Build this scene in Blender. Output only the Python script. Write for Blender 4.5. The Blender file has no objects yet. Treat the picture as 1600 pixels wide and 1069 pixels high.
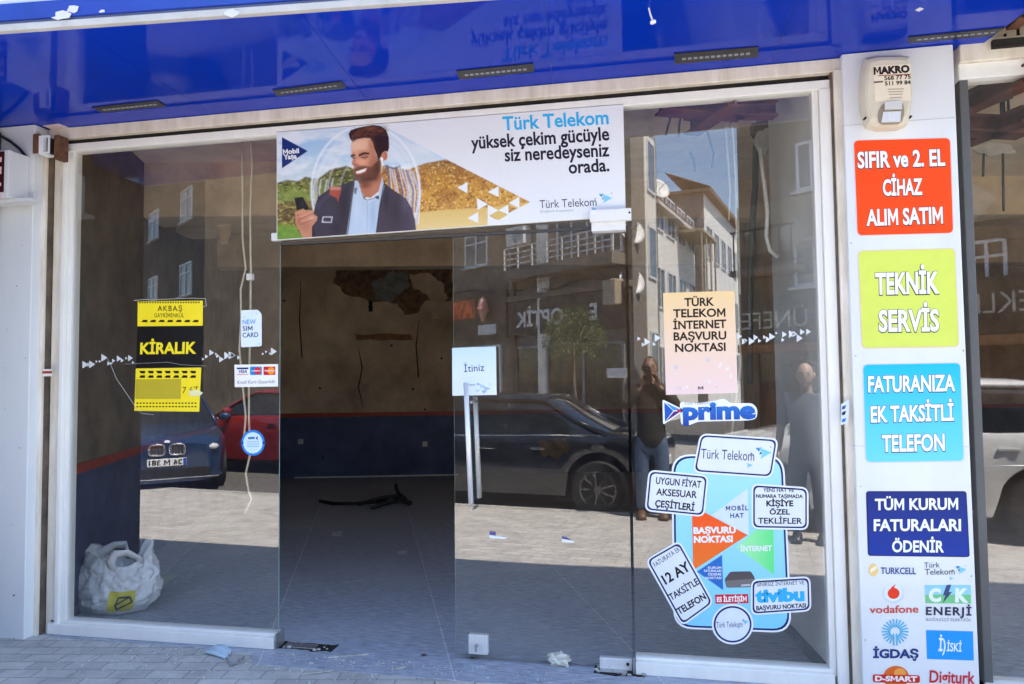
import bpy, bmesh, math, random
import numpy as np
from mathutils import Vector, Matrix, noise as mnoise
random.seed(7)
scene = bpy.context.scene
COL = bpy.context.collection
R_ = math.radians

# ------------------------------------------------------------------ camera
EYE = Vector((0.0, -3.90, 1.60)); FPX = 1094.0
YAW, PITCH, ROLL = R_(10.9), R_(2.71), R_(-0.63)
fw = Vector((-math.sin(YAW)*math.cos(PITCH), math.cos(YAW)*math.cos(PITCH), math.sin(PITCH)))
r0 = Vector((math.cos(YAW), math.sin(YAW), 0)); u0 = r0.cross(fw)
rt = r0*math.cos(ROLL) + u0*math.sin(ROLL); up = u0*math.cos(ROLL) - r0*math.sin(ROLL)
cam = bpy.data.cameras.new("camera"); cam_o = bpy.data.objects.new("camera", cam); COL.objects.link(cam_o)
cam.sensor_width = 36.0; cam.lens = 36.0*FPX/1600.0; cam.clip_start = 0.02; cam.clip_end = 600
mw = Matrix((rt, up, -fw)).transposed().to_4x4(); mw.translation = EYE
cam_o.matrix_world = mw
scene.camera = cam_o

# ------------------------------------------------------------------ sky, sun, exposure
SUN_EL, SUN_AZ = R_(62), math.atan2(0.835, 0.55)      # azimuth from +y towards +x
world = bpy.data.worlds.new("World"); scene.world = world; world.use_nodes = True
wn = world.node_tree; bg = wn.nodes["Background"]
sky = wn.nodes.new("ShaderNodeTexSky"); sky.sky_type = 'NISHITA'; sky.sun_disc = False
sky.sun_elevation = SUN_EL; sky.sun_rotation = SUN_AZ; sky.air_density = 1.0; sky.dust_density = 0.8; sky.ozone_density = 1.2
wn.links.new(sky.outputs[0], bg.inputs[0]); bg.inputs[1].default_value = 0.15
sl = bpy.data.lights.new("sun", 'SUN'); sl.energy = 5.0; sl.angle = R_(0.5); sl.color = (1.0, 0.91, 0.79)
so = bpy.data.objects.new("sun", sl); COL.objects.link(so)
sd = Vector((math.sin(SUN_AZ)*math.cos(SUN_EL), math.cos(SUN_AZ)*math.cos(SUN_EL), math.sin(SUN_EL)))
so.rotation_euler = sd.to_track_quat('Z', 'Y').to_euler(); so.location = (20, 8, 30)
scene.view_settings.view_transform = 'Standard'; scene.view_settings.look = 'None'
scene.view_settings.exposure = 2.33; scene.view_settings.gamma = 1.0
scene.render.engine = 'CYCLES'
scene.cycles.max_bounces = 12; scene.cycles.diffuse_bounces = 8; scene.cycles.glossy_bounces = 5
scene.cycles.transparent_max_bounces = 24; scene.cycles.use_denoising = True
scene.cycles.sample_clamp_indirect = 6.0

# ------------------------------------------------------------------ measuring: pixels of the 1600 px survey photo -> real planes
def ray(px, py):
    return rt*((px-800)/FPX) - up*((py-534.5)/FPX) + fw
def F(px, py, Y=0.0):                     # point on the vertical plane y = Y
    t = ray(px, py); return EYE + t*((Y-EYE.y)/t.y)
def G(px, py, z=0.0):                     # point on the level plane z
    t = ray(px, py); return EYE + t*((z-EYE.z)/t.z)

# ------------------------------------------------------------------ materials
def s2l(c):
    return tuple((v/12.92 if v <= .04045 else ((v+.055)/1.055)**2.4) for v in (x/255 for x in c))
MATS = {}
def mat(name, col, rough=.55, metal=0.0, var=.08, scale=6.0, bump=0.0, bscale=60.0, spec=.5, coat=0.0, stretch=None, hue=None, srgb=False, detail=6):
    """principled surface whose colour wanders a little with a noise texture"""
    if name in MATS: return MATS[name]
    if srgb: col = s2l(col)
    m = bpy.data.materials.new(name); m.use_nodes = True; nt = m.node_tree; b = nt.nodes["Principled BSDF"]
    b.inputs["Roughness"].default_value = rough; b.inputs["Metallic"].default_value = metal
    b.inputs["Specular IOR Level"].default_value = spec; b.inputs["Coat Weight"].default_value = coat
    b.inputs["Coat Roughness"].default_value = .04
    tc = nt.nodes.new("ShaderNodeTexCoord"); mp = nt.nodes.new("ShaderNodeMapping")
    nt.links.new(tc.outputs["Object"], mp.inputs[0])
    if stretch: mp.inputs["Scale"].default_value = stretch
    n = nt.nodes.new("ShaderNodeTexNoise"); n.inputs["Scale"].default_value = scale; n.inputs["Detail"].default_value = detail; n.inputs["Roughness"].default_value = .65
    nt.links.new(mp.outputs[0], n.inputs[0])
    cr = nt.nodes.new("ShaderNodeValToRGB"); cr.color_ramp.elements[0].position = .3; cr.color_ramp.elements[1].position = .72
    lo = tuple(c*(1-var*1.6) for c in col); hi = tuple(min(1, c*(1+var)) for c in col)
    if hue: lo = tuple(hue)
    cr.color_ramp.elements[0].color = (*lo, 1); cr.color_ramp.elements[1].color = (*hi, 1)
    nt.links.new(n.outputs["Fac"], cr.inputs[0]); nt.links.new(cr.outputs[0], b.inputs["Base Color"])
    if bump:
        n2 = nt.nodes.new("ShaderNodeTexNoise"); n2.inputs["Scale"].default_value = bscale; n2.inputs["Detail"].default_value = 5
        nt.links.new(mp.outputs[0], n2.inputs[0])
        bp = nt.nodes.new("ShaderNodeBump"); bp.inputs["Strength"].default_value = bump; bp.inputs["Distance"].default_value = .02
        nt.links.new(n2.outputs["Fac"], bp.inputs["Height"]); nt.links.new(bp.outputs[0], b.inputs["Normal"])
    MATS[name] = m; return m
def print_mat(c, rough=.5):             # printed vinyl of one sRGB colour
    return mat("vinyl_%d_%d_%d" % tuple(c), c, rough, var=.03, scale=9, spec=.25, srgb=True)
def ramp_mat(name, c0, c1, axis='Z', rough=.4, noise=.0):   # printed colour gradient across the sheet's own extent
    m = bpy.data.materials.new(name); m.use_nodes = True; nt = m.node_tree; b = nt.nodes["Principled BSDF"]; b.inputs["Roughness"].default_value = rough; b.inputs["Specular IOR Level"].default_value = .25
    tc = nt.nodes.new("ShaderNodeTexCoord"); sp = nt.nodes.new("ShaderNodeSeparateXYZ"); nt.links.new(tc.outputs["Generated"], sp.inputs[0])
    cr = nt.nodes.new("ShaderNodeValToRGB"); cr.color_ramp.elements[0].color = (*s2l(c0), 1); cr.color_ramp.elements[1].color = (*s2l(c1), 1)
    nt.links.new(sp.outputs[axis], cr.inputs[0]); nt.links.new(cr.outputs[0], b.inputs["Base Color"]); return m
def attr_mat(name, rough=.35):
    m = bpy.data.materials.new(name); m.use_nodes = True; nt = m.node_tree; b = nt.nodes["Principled BSDF"]; b.inputs["Roughness"].default_value = rough
    a = nt.nodes.new("ShaderNodeVertexColor"); a.layer_name = "print"; nt.links.new(a.outputs[0], b.inputs["Base Color"]); return m
def glass_mat(name, tint=(.95, .94, .90), base=.13, dirt=.005):
    """window glass: clear sheet whose mirror part grows at grazing angles, plus a faint film of dust"""
    m = bpy.data.materials.new(name); m.use_nodes = True; nt = m.node_tree; nt.nodes.remove(nt.nodes["Principled BSDF"]); out = nt.nodes["Material Output"]
    ge = nt.nodes.new("ShaderNodeNewGeometry"); dp = nt.nodes.new("ShaderNodeVectorMath"); dp.operation = 'DOT_PRODUCT'
    nt.links.new(ge.outputs["Normal"], dp.inputs[0]); nt.links.new(ge.outputs["Incoming"], dp.inputs[1])
    def mth(op, a, bv=None):
        q = nt.nodes.new("ShaderNodeMath"); q.operation = op
        nt.links.new(a, q.inputs[0])
        if bv is not None: q.inputs[1].default_value = bv
        return q
    ab = mth('ABSOLUTE', dp.outputs["Value"]); su = nt.nodes.new("ShaderNodeMath"); su.operation = 'SUBTRACT'; su.inputs[0].default_value = 1; su.use_clamp = True
    nt.links.new(ab.outputs[0], su.inputs[1]); pw = mth('POWER', su.outputs[0], 5.0); ml = mth('MULTIPLY', pw.outputs[0], 1-base); ad = mth('ADD', ml.outputs[0], base)
    tr = nt.nodes.new("ShaderNodeBsdfTransparent"); tr.inputs[0].default_value = (*tint, 1)
    gl = nt.nodes.new("ShaderNodeBsdfGlossy"); gl.inputs["Roughness"].default_value = 0.0; gl.inputs["Color"].default_value = (.97, .98, 1, 1)
    mx = nt.nodes.new("ShaderNodeMixShader"); nt.links.new(ad.outputs[0], mx.inputs[0]); nt.links.new(tr.outputs[0], mx.inputs[1]); nt.links.new(gl.outputs[0], mx.inputs[2])
    df = nt.nodes.new("ShaderNodeBsdfDiffuse"); df.inputs[0].default_value = (.6, .57, .52, 1)
    tc = nt.nodes.new("ShaderNodeTexCoord"); n = nt.nodes.new("ShaderNodeTexNoise"); n.inputs["Scale"].default_value = 2.3; n.inputs["Detail"].default_value = 9; n.inputs["Roughness"].default_value = .75
    nt.links.new(tc.outputs["Object"], n.inputs[0])
    mr = nt.nodes.new("ShaderNodeMapRange"); mr.inputs[1].default_value = .42; mr.inputs[2].default_value = .85; mr.inputs[3].default_value = 0.004; mr.inputs[4].default_value = dirt*3
    nt.links.new(n.outputs["Fac"], mr.inputs[0])
    m2 = nt.nodes.new("ShaderNodeMixShader"); nt.links.new(mr.outputs[0], m2.inputs[0]); nt.links.new(mx.outputs[0], m2.inputs[1]); nt.links.new(df.outputs[0], m2.inputs[2])
    nt.links.new(m2.outputs[0], out.inputs[0]); return m
def clear_mat():
    m = bpy.data.materials.new("clear_back_face"); m.use_nodes = True; nt = m.node_tree; nt.nodes.remove(nt.nodes["Principled BSDF"])
    tr = nt.nodes.new("ShaderNodeBsdfTransparent"); nt.links.new(tr.outputs[0], nt.nodes["Material Output"].inputs[0]); return m
def tile_mat(name, c1, c2, cm, w, h, mortar, rot=0.0, rough=.6, offset=.5, streak=None, bump=.25, var=.35, spec=.4, mscale=1.0, blotch=None):
    """paving or tiling laid in the object's x-y plane"""
    m = bpy.data.materials.new(name); m.use_nodes = True; nt = m.node_tree; b = nt.nodes["Principled BSDF"]; b.inputs["Roughness"].default_value = rough; b.inputs["Specular IOR Level"].default_value = spec
    tc = nt.nodes.new("ShaderNodeTexCoord"); mp = nt.nodes.new("ShaderNodeMapping"); mp.inputs["Rotation"].default_value = (0, 0, rot)
    nt.links.new(tc.outputs["Object"], mp.inputs[0])
    br = nt.nodes.new("ShaderNodeTexBrick"); br.inputs["Scale"].default_value = 1; br.inputs["Brick Width"].default_value = w; br.inputs["Row Height"].default_value = h
    br.inputs["Mortar Size"].default_value = mortar; br.inputs["Mortar Smooth"].default_value = .3; br.offset = offset
    br.inputs["Color1"].default_value = (*c1, 1); br.inputs["Color2"].default_value = (*c2, 1); br.inputs["Mortar"].default_value = (*cm, 1)
    nt.links.new(mp.outputs[0], br.inputs[0])
    n = nt.nodes.new("ShaderNodeTexNoise"); n.inputs["Scale"].default_value = 5; n.inputs["Detail"].default_value = 10; n.inputs["Roughness"].default_value = .7
    if streak:
        m3 = nt.nodes.new("ShaderNodeMapping"); m3.inputs["Scale"].default_value = streak; nt.links.new(tc.outputs["Object"], m3.inputs[0]); nt.links.new(m3.outputs[0], n.inputs[0])
    else: nt.links.new(mp.outputs[0], n.inputs[0])
    mr = nt.nodes.new("ShaderNodeMapRange"); mr.inputs[1].default_value = .25; mr.inputs[2].default_value = .75; mr.inputs[3].default_value = 1-var; mr.inputs[4].default_value = 1+var*.6
    nt.links.new(n.outputs["Fac"], mr.inputs[0])
    mx = nt.nodes.new("ShaderNodeMix"); mx.data_type = 'RGBA'; mx.blend_type = 'MULTIPLY'; mx.inputs[0].default_value = 1
    nt.links.new(br.outputs["Color"], mx.inputs[6]); nt.links.new(mr.outputs[0], mx.inputs[7])
    last = mx.outputs[2]
    if blotch:
        n4 = nt.nodes.new("ShaderNodeTexNoise"); n4.inputs["Scale"].default_value = 1.1; n4.inputs["Detail"].default_value = 8; nt.links.new(tc.outputs["Object"], n4.inputs[0])
        r4 = nt.nodes.new("ShaderNodeMapRange"); r4.inputs[1].default_value = .5; r4.inputs[2].default_value = .8; r4.inputs[4].default_value = .55; nt.links.new(n4.outputs["Fac"], r4.inputs[0])
        m4 = nt.nodes.new("ShaderNodeMix"); m4.data_type = 'RGBA'; m4.inputs[7].default_value = (*blotch, 1); nt.links.new(r4.outputs[0], m4.inputs[0]); nt.links.new(last, m4.inputs[6]); last = m4.outputs[2]
    nt.links.new(last, b.inputs["Base Color"])
    bp = nt.nodes.new("ShaderNodeBump"); bp.inputs["Strength"].default_value = bump; bp.inputs["Distance"].default_value = .01
    ad = nt.nodes.new("ShaderNodeMath"); ad.operation = 'SUBTRACT'; nt.links.new(n.outputs["Fac"], ad.inputs[0]); nt.links.new(br.outputs["Fac"], ad.inputs[1])
    nt.links.new(ad.outputs[0], bp.inputs["Height"]); nt.links.new(bp.outputs[0], b.inputs["Normal"])
    return m

# ------------------------------------------------------------------ objects, parts, labels
def tag(o, label=None, cat=None, group=None, kind=None):
    if label: o["label"] = label
    if cat: o["category"] = cat
    if group: o["group"] = group
    if kind: o["kind"] = kind
    return o
def thing(name, label, cat, loc=(0, 0, 0), group=None, rz=0.0):
    o = bpy.data.objects.new(name, None); COL.objects.link(o); o.empty_display_size = .1
    o.location = loc; o.rotation_euler = (0, 0, rz); return tag(o, label, cat, group)
LOCAL = set()                            # things whose parts are modelled in the thing's own frame
def adopt(o, parent):                    # other parts are modelled in world space, then hung on their thing
    if parent is None: return o
    o.parent = parent
    if parent.parent is None and parent.name not in LOCAL:
        o.matrix_parent_inverse = Matrix.LocRotScale(parent.location, parent.rotation_euler, None).inverted()
    return o
def local_thing(*a, **k):
    o = thing(*a, **k); LOCAL.add(o.name); return o
class MB:
    def __init__(s, T=None): s.v = []; s.f = []; s.mi = []; s.T = T; s.cur = 0
    def add(s, vs, fs):
        b = len(s.v)
        s.v += [tuple(s.T(*v)) if s.T else tuple(v) for v in vs]
        s.f += [tuple(b+i for i in f) for f in fs]; s.mi += [s.cur]*len(fs); return s
    def box(s, x0, x1, y0, y1, z0, z1):
        vs = [(x, y, z) for x in (x0, x1) for y in (y0, y1) for z in (z0, z1)]
        return s.add(vs, [(0, 1, 3, 2), (4, 6, 7, 5), (0, 4, 5, 1), (2, 3, 7, 6), (0, 2, 6, 4), (1, 5, 7, 3)])
    def prism(s, base, off):              # base polygon pushed along off
        n = len(base); off = Vector(off); vs = [Vector(p) for p in base]; vs += [p+off for p in vs]
        return s.add([tuple(v) for v in vs], [tuple(range(n)), tuple(range(2*n-1, n-1, -1))] + [(i, i+n, (i+1) % n+n, (i+1) % n) for i in range(n)])
    def tube(s, pts, r, n=8, cap=True):
        pts = [Vector(p) for p in pts]; rs = r if isinstance(r, (list, tuple)) else [r]*len(pts); vs = []; fs = []
        for i, p in enumerate(pts):
            d = (pts[min(i+1, len(pts)-1)]-pts[max(i-1, 0)]).normalized()
            a = d.orthogonal().normalized() if i == 0 else (a-d*a.dot(d)).normalized()
            b = d.cross(a)
            for k in range(n):
                t = 2*math.pi*k/n; vs.append(tuple(p+(a*math.cos(t)+b*math.sin(t))*rs[i]))
        for i in range(len(pts)-1):
            for k in range(n): fs.append((i*n+k, i*n+(k+1) % n, (i+1)*n+(k+1) % n, (i+1)*n+k))
        if cap: fs += [tuple(range(n))[::-1], tuple((len(pts)-1)*n+k for k in range(n))]
        return s.add(vs, fs)
    def lathe(s, c, axis, prof, n=20):    # prof: (along, radius)
        c = Vector(c); d = Vector(axis).normalized(); a = d.orthogonal().normalized(); b = d.cross(a); vs = []; fs = []
        for (h, r) in prof:
            for k in range(n):
                t = 2*math.pi*k/n; vs.append(tuple(c+d*h+(a*math.cos(t)+b*math.sin(t))*r))
        m = len(prof)
        for i in range(m-1):
            for k in range(n): fs.append((i*n+k, i*n+(k+1) % n, (i+1)*n+(k+1) % n, (i+1)*n+k))
        fs += [tuple(range(n))[::-1], tuple((m-1)*n+k for k in range(n))]
        return s.add(vs, fs)
    def grid(s, rows, closed=False):
        n = len(rows[0]); vs = [p for r in rows for p in r]; fs = []
        for i in range(len(rows)-1):
            for k in range(n if closed else n-1): fs.append((i*n+k, i*n+(k+1) % n, (i+1)*n+(k+1) % n, (i+1)*n+k))
        return s.add(vs, fs)
    def ball(s, c, r, n=10, sq=(1, 1, 1)):
        rows = []
        for i in range(n+1):
            t = math.pi*i/n; rr = max(math.sin(t), 1e-3)
            rows.append([(c[0]+sq[0]*r*rr*math.cos(2*math.pi*k/(2*n)), c[1]+sq[1]*r*rr*math.sin(2*math.pi*k/(2*n)), c[2]-sq[2]*r*math.cos(t)) for k in range(2*n)])
        return s.grid(rows, True)
    def build(s, name, m, parent=None, smooth=False, bevel=0.0, fix=True):
        me = bpy.data.meshes.new(name); me.from_pydata(s.v, [], s.f)
        for mm in (m if isinstance(m, (list, tuple)) else [m]): me.materials.append(mm)
        if any(s.mi): me.polygons.foreach_set("material_index", s.mi)
        if fix:
            bm = bmesh.new(); bm.from_mesh(me); bmesh.ops.recalc_face_normals(bm, faces=bm.faces); bm.to_mesh(me); bm.free()
        if smooth: me.polygons.foreach_set("use_smooth", [True]*len(me.polygons))
        me.update()
        o = bpy.data.objects.new(name, me); COL.objects.link(o); adopt(o, parent)
        if bevel:
            b = o.modifiers.new("bevel", 'BEVEL'); b.width = bevel; b.segments = 2; b.limit_method = 'ANGLE'; b.angle_limit = R_(40)
        return o
def copy_tree(o, parent=None):
    c = o.copy(); COL.objects.link(c)
    if parent is not None: c.parent = parent
    for ch in [q for q in bpy.data.objects if q.parent == o]: copy_tree(ch, c)
    return c

# ------------------------------------------------------------------ flat prints on upright planes
def rpoly(pts, r, n=6):                  # polygon (survey pixels) with rounded corners
    out = []; N = len(pts)
    for i in range(N):
        p = np.array(pts[i], float); a = np.array(pts[i-1], float)-p; b = np.array(pts[(i+1) % N], float)-p
        la, lb = np.linalg.norm(a), np.linalg.norm(b); q = min(r, la*.49, lb*.49); A = p+a/la*q; B = p+b/lb*q
        for k in range(n+1):
            t = k/n; out.append(tuple((1-t)**2*A+2*t*(1-t)*p+t*t*B))
    return out
def grow(pts, d):                        # push polygon outwards by d pixels from its centre line
    P = np.array(pts, float); n = len(P); area = sum(P[i][0]*P[(i+1) % n][1]-P[(i+1) % n][0]*P[i][1] for i in range(n)); sg = 1 if area > 0 else -1; out = []
    for i in range(n):
        e1 = P[i]-P[i-1]; e2 = P[(i+1) % n]-P[i]; n1 = np.array([e1[1], -e1[0]])*sg/max(np.linalg.norm(e1), 1e-9); n2 = np.array([e2[1], -e2[0]])*sg/max(np.linalg.norm(e2), 1e-9)
        m = n1+n2; m = m/max(np.linalg.norm(m), 1e-9); c = max(.35, float(m@n1)); out.append(tuple(P[i]+m*d/c))
    return out
def ell(cx, cy, rx, ry, n=40, rot=0.0):
    c, s = math.cos(rot), math.sin(rot)
    return [(cx+rx*math.cos(t)*c-ry*math.sin(t)*s, cy+rx*math.cos(t)*s+ry*math.sin(t)*c) for t in (2*math.pi*k/n for k in range(n))]
def sheet(parent, name, pts, m, Y, th=.0012, plane=0.0):
    """flat sheet: outline surveyed on plane y = plane, front face at y = Y, thickness th"""
    base = [F(px, py, plane) for px, py in pts]
    mb = MB(); mb.prism([(p.x, Y, p.z) for p in base], (0, th, 0)); return mb.build(name, m, parent)
TXT = {}
def raw_glyphs(body, bold, space):
    c = bpy.data.curves.new("lettering", "FONT"); c.body = body; c.offset = bold; c.resolution_u = 3; c.space_character = space
    o = bpy.data.objects.new("lettering", c); COL.objects.link(o)
    dg = bpy.context.evaluated_depsgraph_get(); me = bpy.data.meshes.new_from_object(o.evaluated_get(dg))
    v = [tuple(q.co) for q in me.vertices]; f = [tuple(p.vertices) for p in me.polygons]
    bpy.data.objects.remove(o); bpy.data.curves.remove(c); bpy.data.meshes.remove(me); return v, f
def glyphs(body, bold, space=1.0):
    k = (body, round(bold, 4), space)
    if k in TXT: return TXT[k]
    v, f = raw_glyphs(body, bold, space)
    for i, ch in enumerate(body):          # the built-in M breaks when emboldened: drawn here instead
        if ch != "M" or bold == 0: continue
        pv = raw_glyphs(body[:i+1], 0, space)[0]; xb = max(q[0] for q in pv)
        wM = raw_glyphs("M", 0, 1.0)[0]; xa = xb-(max(q[0] for q in wM)-min(q[0] for q in wM))
        f = [p for p in f if not all(xa-bold-.01 < v[j][0] < xb+bold+.01 for j in p)]
        xa -= bold*.8; xb += bold*.8; H = .682+bold; lo = -bold; sw = .085+1.7*bold; xm = (xa+xb)/2; n = len(v)
        v = v+[(x, y, 0) for x, y in ((xa, lo), (xa+sw, lo), (xa+sw, H*.60), (xm, H*.10), (xb-sw, H*.60), (xb-sw, lo), (xb, lo), (xb, H), (xb-sw*1.05, H), (xm, H*.44), (xa+sw*1.05, H), (xa, H))]
        f = f+[(n, n+1, n+2, n+10, n+11), (n+2, n+3, n+9, n+10), (n+3, n+4, n+8, n+9), (n+4, n+5, n+6, n+7, n+8)]
    us = sorted({j for p in f for j in p}); ix = {j: q for q, j in enumerate(us)}; v = [v[j] for j in us]; f = [tuple(ix[j] for j in p) for p in f]
    x0 = min(q[0] for q in v); x1 = max(q[0] for q in v); TXT[k] = (v, f, x0, x1); return TXT[k]
def text(parent, body, pl, pr, cap, m, Y, bold=.015, plane=0.0, name="lettering", slant=0.0, space=1.0):
    """one line of writing: pl, pr = ends of its baseline, cap = height of its capitals (survey pixels)"""
    v, f, x0, x1 = glyphs(body, bold, space)
    L = math.hypot(pr[0]-pl[0], pr[1]-pl[1]); nx, ny = (pr[1]-pl[1])/L, -(pr[0]-pl[0])/L
    A = F(*pl, plane); B = F(*pr, plane); U = F(pl[0]+nx*cap, pl[1]+ny*cap, plane)-A; D = B-A; w = x1-x0
    mb = MB(); vs = []
    for q in v:
        p = A+D*((q[0]-x0+slant*q[1])/w)+U*(q[1]/(.682+bold)); vs.append((p.x, Y, p.z))
    mb.add(vs, f); return mb.build(name, m, parent, fix=False)

# ------------------------------------------------------------------ shared materials
white_acp = mat("white_composite_panel", (.74, .75, .76), .32, var=.05, scale=2.5, stretch=(1, 1, .25), coat=.15)
alu = mat("white_painted_aluminium", (.84, .82, .77), .42, var=.04, scale=9, stretch=(1, 1, .3), bump=.05)
alu_dirty = mat("grimy_white_aluminium", (.78, .73, .64), .5, var=.10, scale=7, stretch=(2, 2, .4), bump=.06, hue=(.62, .54, .43))
steel = mat("brushed_steel", (.80, .80, .79), .42, .35, var=.08, scale=20, stretch=(8, 8, .5))
zinc = mat("dull_zinc", (.45, .46, .47), .45, .8, var=.2, scale=25)
black = mat("black_rubber", (.02, .02, .02), .5, var=.2)
dark = mat("dark_gap", (.015, .013, .012), .9, var=.3)
rust = mat("rusty_iron", (.16, .07, .035), .85, var=.4, scale=20, bump=.3)
blue_acp = mat("cobalt_blue_composite_panel", (.001, .030, .42), .06, var=.10, scale=1.2, spec=.17)
blue_acp.node_tree.nodes["Principled BSDF"].inputs["Specular Tint"].default_value = (.35, .5, 1.0, 1)
glass = glass_mat("shop_glass"); clear = clear_mat(); glass_edge = mat("green_glass_edge", (.33, .45, .40), .12, var=.1, spec=.8)
W = print_mat((236, 238, 240)); K = print_mat((22, 22, 28)); NAVY = print_mat((22, 38, 96))
# ================================================================== THE SETTING
SL = math.tan(R_(8.7))
def kerb_y(x): return -4.18+.152*x      # the kerb is not parallel to the shop
mb = MB(); mb.add([(-120, -120, -.12), (120, -120, -.12), (120, 40, -.12), (-120, 40, -.12)], [(0, 1, 2, 3)])
road = tag(mb.build("road", tile_mat("worn_grey_road_blocks", (.11, .105, .10), (.135, .13, .12), (.06, .057, .054), .22, .11, .006, rot=R_(-8.7), rough=.8, var=.3)), kind="structure")
mb = MB(); mb.prism([(-30, .02, -.3), (-30, kerb_y(-30), -.3), (14, kerb_y(14), -.3), (14, .02, -.3)], (0, 0, .3))
paving = tile_mat("concrete_block_paving", (.56, .535, .49), (.46, .44, .41), (.31, .295, .275), .21, .105, .005, rot=R_(-8.7), rough=.8, bump=.5, var=.35, blotch=(.58, .565, .54))
tag(mb.build("pavement", paving), kind="structure")
mb = MB(); mb.prism([(-30, kerb_y(-30), -.3), (-30, kerb_y(-30)-.13, -.3), (14, kerb_y(14)-.13, -.3), (14, kerb_y(14), -.3)], (0, 0, .304))
tag(mb.build("kerb", mat("kerb_concrete", (.40, .39, .37), .8, var=.2, bump=.2)), kind="structure")
# slate slab of the shop: runs out past the glass as a threshold
mb = MB(); mb.prism([(-9, 9.2, -.2), (-9, .06, -.2), (-3.7, .06, -.2), (-3.7, -.08, -.2), (-2.3, -.10, -.2), (-2.2, -.25, -.2), (-1.0, -.27, -.2), (1.0, -.22, -.2), (1.0, -.04, -.2), (7, -.04, -.2), (7, 9.2, -.2)], (0, 0, .2035))
slate = tile_mat("worn_slate_floor", (.42, .45, .52), (.37, .40, .465), (.70, .70, .71), 1.05, 2.1, .0035, rot=R_(-22.3), rough=.5, offset=0.0, streak=(2.2, 13, 1), bump=.3, var=.72, spec=.5, blotch=(.52, .54, .58))
tag(mb.build("shop_floor", slate), kind="structure")

# ================================================================== THE SHOP BUILDING
shop = thing("shop_building", "ground floor shop with a gutted dim room behind its glass front", "building", (-1.4, 3.4, 0))
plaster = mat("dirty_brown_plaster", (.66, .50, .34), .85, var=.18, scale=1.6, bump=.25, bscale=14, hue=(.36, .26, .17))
plaster_l = mat("bare_beige_plaster", (.66, .50, .32), .85, var=.2, scale=2.4, bump=.2, bscale=18)
navy = mat("navy_wall_paint", (.075, .095, .20), .55, var=.25, scale=3, bump=.1, bscale=20)
redp = mat("red_trim_paint", (.42, .045, .025), .5, var=.2, scale=12)
ceil_m = mat("stained_cream_ceiling", (.88, .74, .54), .9, var=.12, scale=1.1, bump=.25, bscale=9, hue=(.50, .40, .28))
BW0, BW1 = Vector((-10.0, 5.35, 0)), Vector((7.0, 9.55, 0))           # back wall line
bd = (BW1-BW0).normalized(); bn = Vector((bd.y, -bd.x, 0))             # along it, and towards the street
LW0, LW1 = Vector((-3.76, .10, 0)), Vector((-6.24, 6.25, 0))           # left wall line
ld = (LW1-LW0).normalized(); ln = Vector((ld.y, -ld.x, 0))
def wall_strip(mb, p0, p1, z0, z1, n, proud, th):
    a = p0+n*proud; b = p1+n*proud; o = -n*th
    mb.prism([(a.x, a.y, z0), (b.x, b.y, z0), (b.x, b.y, z1), (a.x, a.y, z1)], o)
def part_wall(name, p0, p1, n, wm=None):
    m1 = MB(); wall_strip(m1, p0, p1, 0, 3.9, n, 0, .2); w = m1.build(name, wm or plaster, shop)
    m2 = MB(); wall_strip(m2, p0, p1, 0, .965, n, .006, .004); m2.build("wainscot", navy, w)
    m3 = MB(); wall_strip(m3, p0, p1, .965, 1.03, n, .016, .014); m3.build("dado_rail", redp, w)
    return w
bw = part_wall("back_wall", BW0, BW1, bn)
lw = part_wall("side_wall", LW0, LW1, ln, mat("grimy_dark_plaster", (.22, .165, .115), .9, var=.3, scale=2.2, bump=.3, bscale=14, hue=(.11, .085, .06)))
m1 = MB(); m1.box(-9.2, 8, .02, 10, 3.5, 3.9); m1.build("ceiling", ceil_m, shop)
# torn plaster high on the back wall: ragged lighter and darker patches standing a little proud
def bwp(px, py, out=.0):                 # survey pixel -> back wall
    t = ray(px, py); k = ((BW0+bn*out)-EYE).dot(bn)/t.dot(bn); return EYE+t*k
def ragged(pts, n=5, amp=3.0, seed=1):
    rnd = random.Random(seed); out = []
    for i in range(len(pts)):
        a, b = pts[i], pts[(i+1) % len(pts)]
        for k in range(n):
            t = k/n; out.append((a[0]+(b[0]-a[0])*t+rnd.uniform(-amp, amp)*(k > 0), a[1]+(b[1]-a[1])*t+rnd.uniform(-amp, amp)*(k > 0)))
    return out
def patch(name, pts, m, out, th=.02, seed=1, amp=2.0):
    b = [bwp(x, y, out) for x, y in ragged(pts, 5, amp, seed)]; mb = MB(); mb.prism([tuple(p) for p in b], tuple(-bn*th)); return mb.build(name, m, bw)
grey_p = mat("grey_green_undercoat", (.26, .27, .24), .9, var=.3, scale=9, bump=.3, bscale=30)
brick_p = mat("exposed_brown_render", (.22, .13, .075), .95, var=.4, scale=12, bump=.5, bscale=30)
patch("torn_plaster", [(528, 418), (600, 410), (706, 412), (706, 470), (664, 470), (652, 488), (632, 492), (622, 474), (585, 472), (545, 462), (520, 440)], brick_p, .012, seed=3)
patch("torn_plaster", [(580, 444), (612, 424), (632, 426), (640, 446), (618, 462), (612, 474), (588, 468)], grey_p, .024, seed=4)
patch("torn_plaster", [(640, 428), (668, 426), (690, 440), (700, 466), (682, 478), (668, 462), (648, 452)], plaster_l, .02, seed=5)
patch("torn_plaster", [(510, 446), (535, 444), (545, 466), (540, 500), (512, 500)], plaster_l, .010, seed=6)
patch("wall_hole", [(576, 470), (582, 470), (582, 487), (576, 487)], dark, .03, seed=7, amp=.5)
patch("torn_plaster", [(632, 478), (655, 474), (656, 486), (640, 492)], brick_p, .03, seed=8)
patch("plaster_repair", [(552, 522), (640, 522), (646, 531), (560, 532)], mat("orange_filler", (.34, .17, .08), .9, var=.3, scale=9), .008, seed=9)
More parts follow.
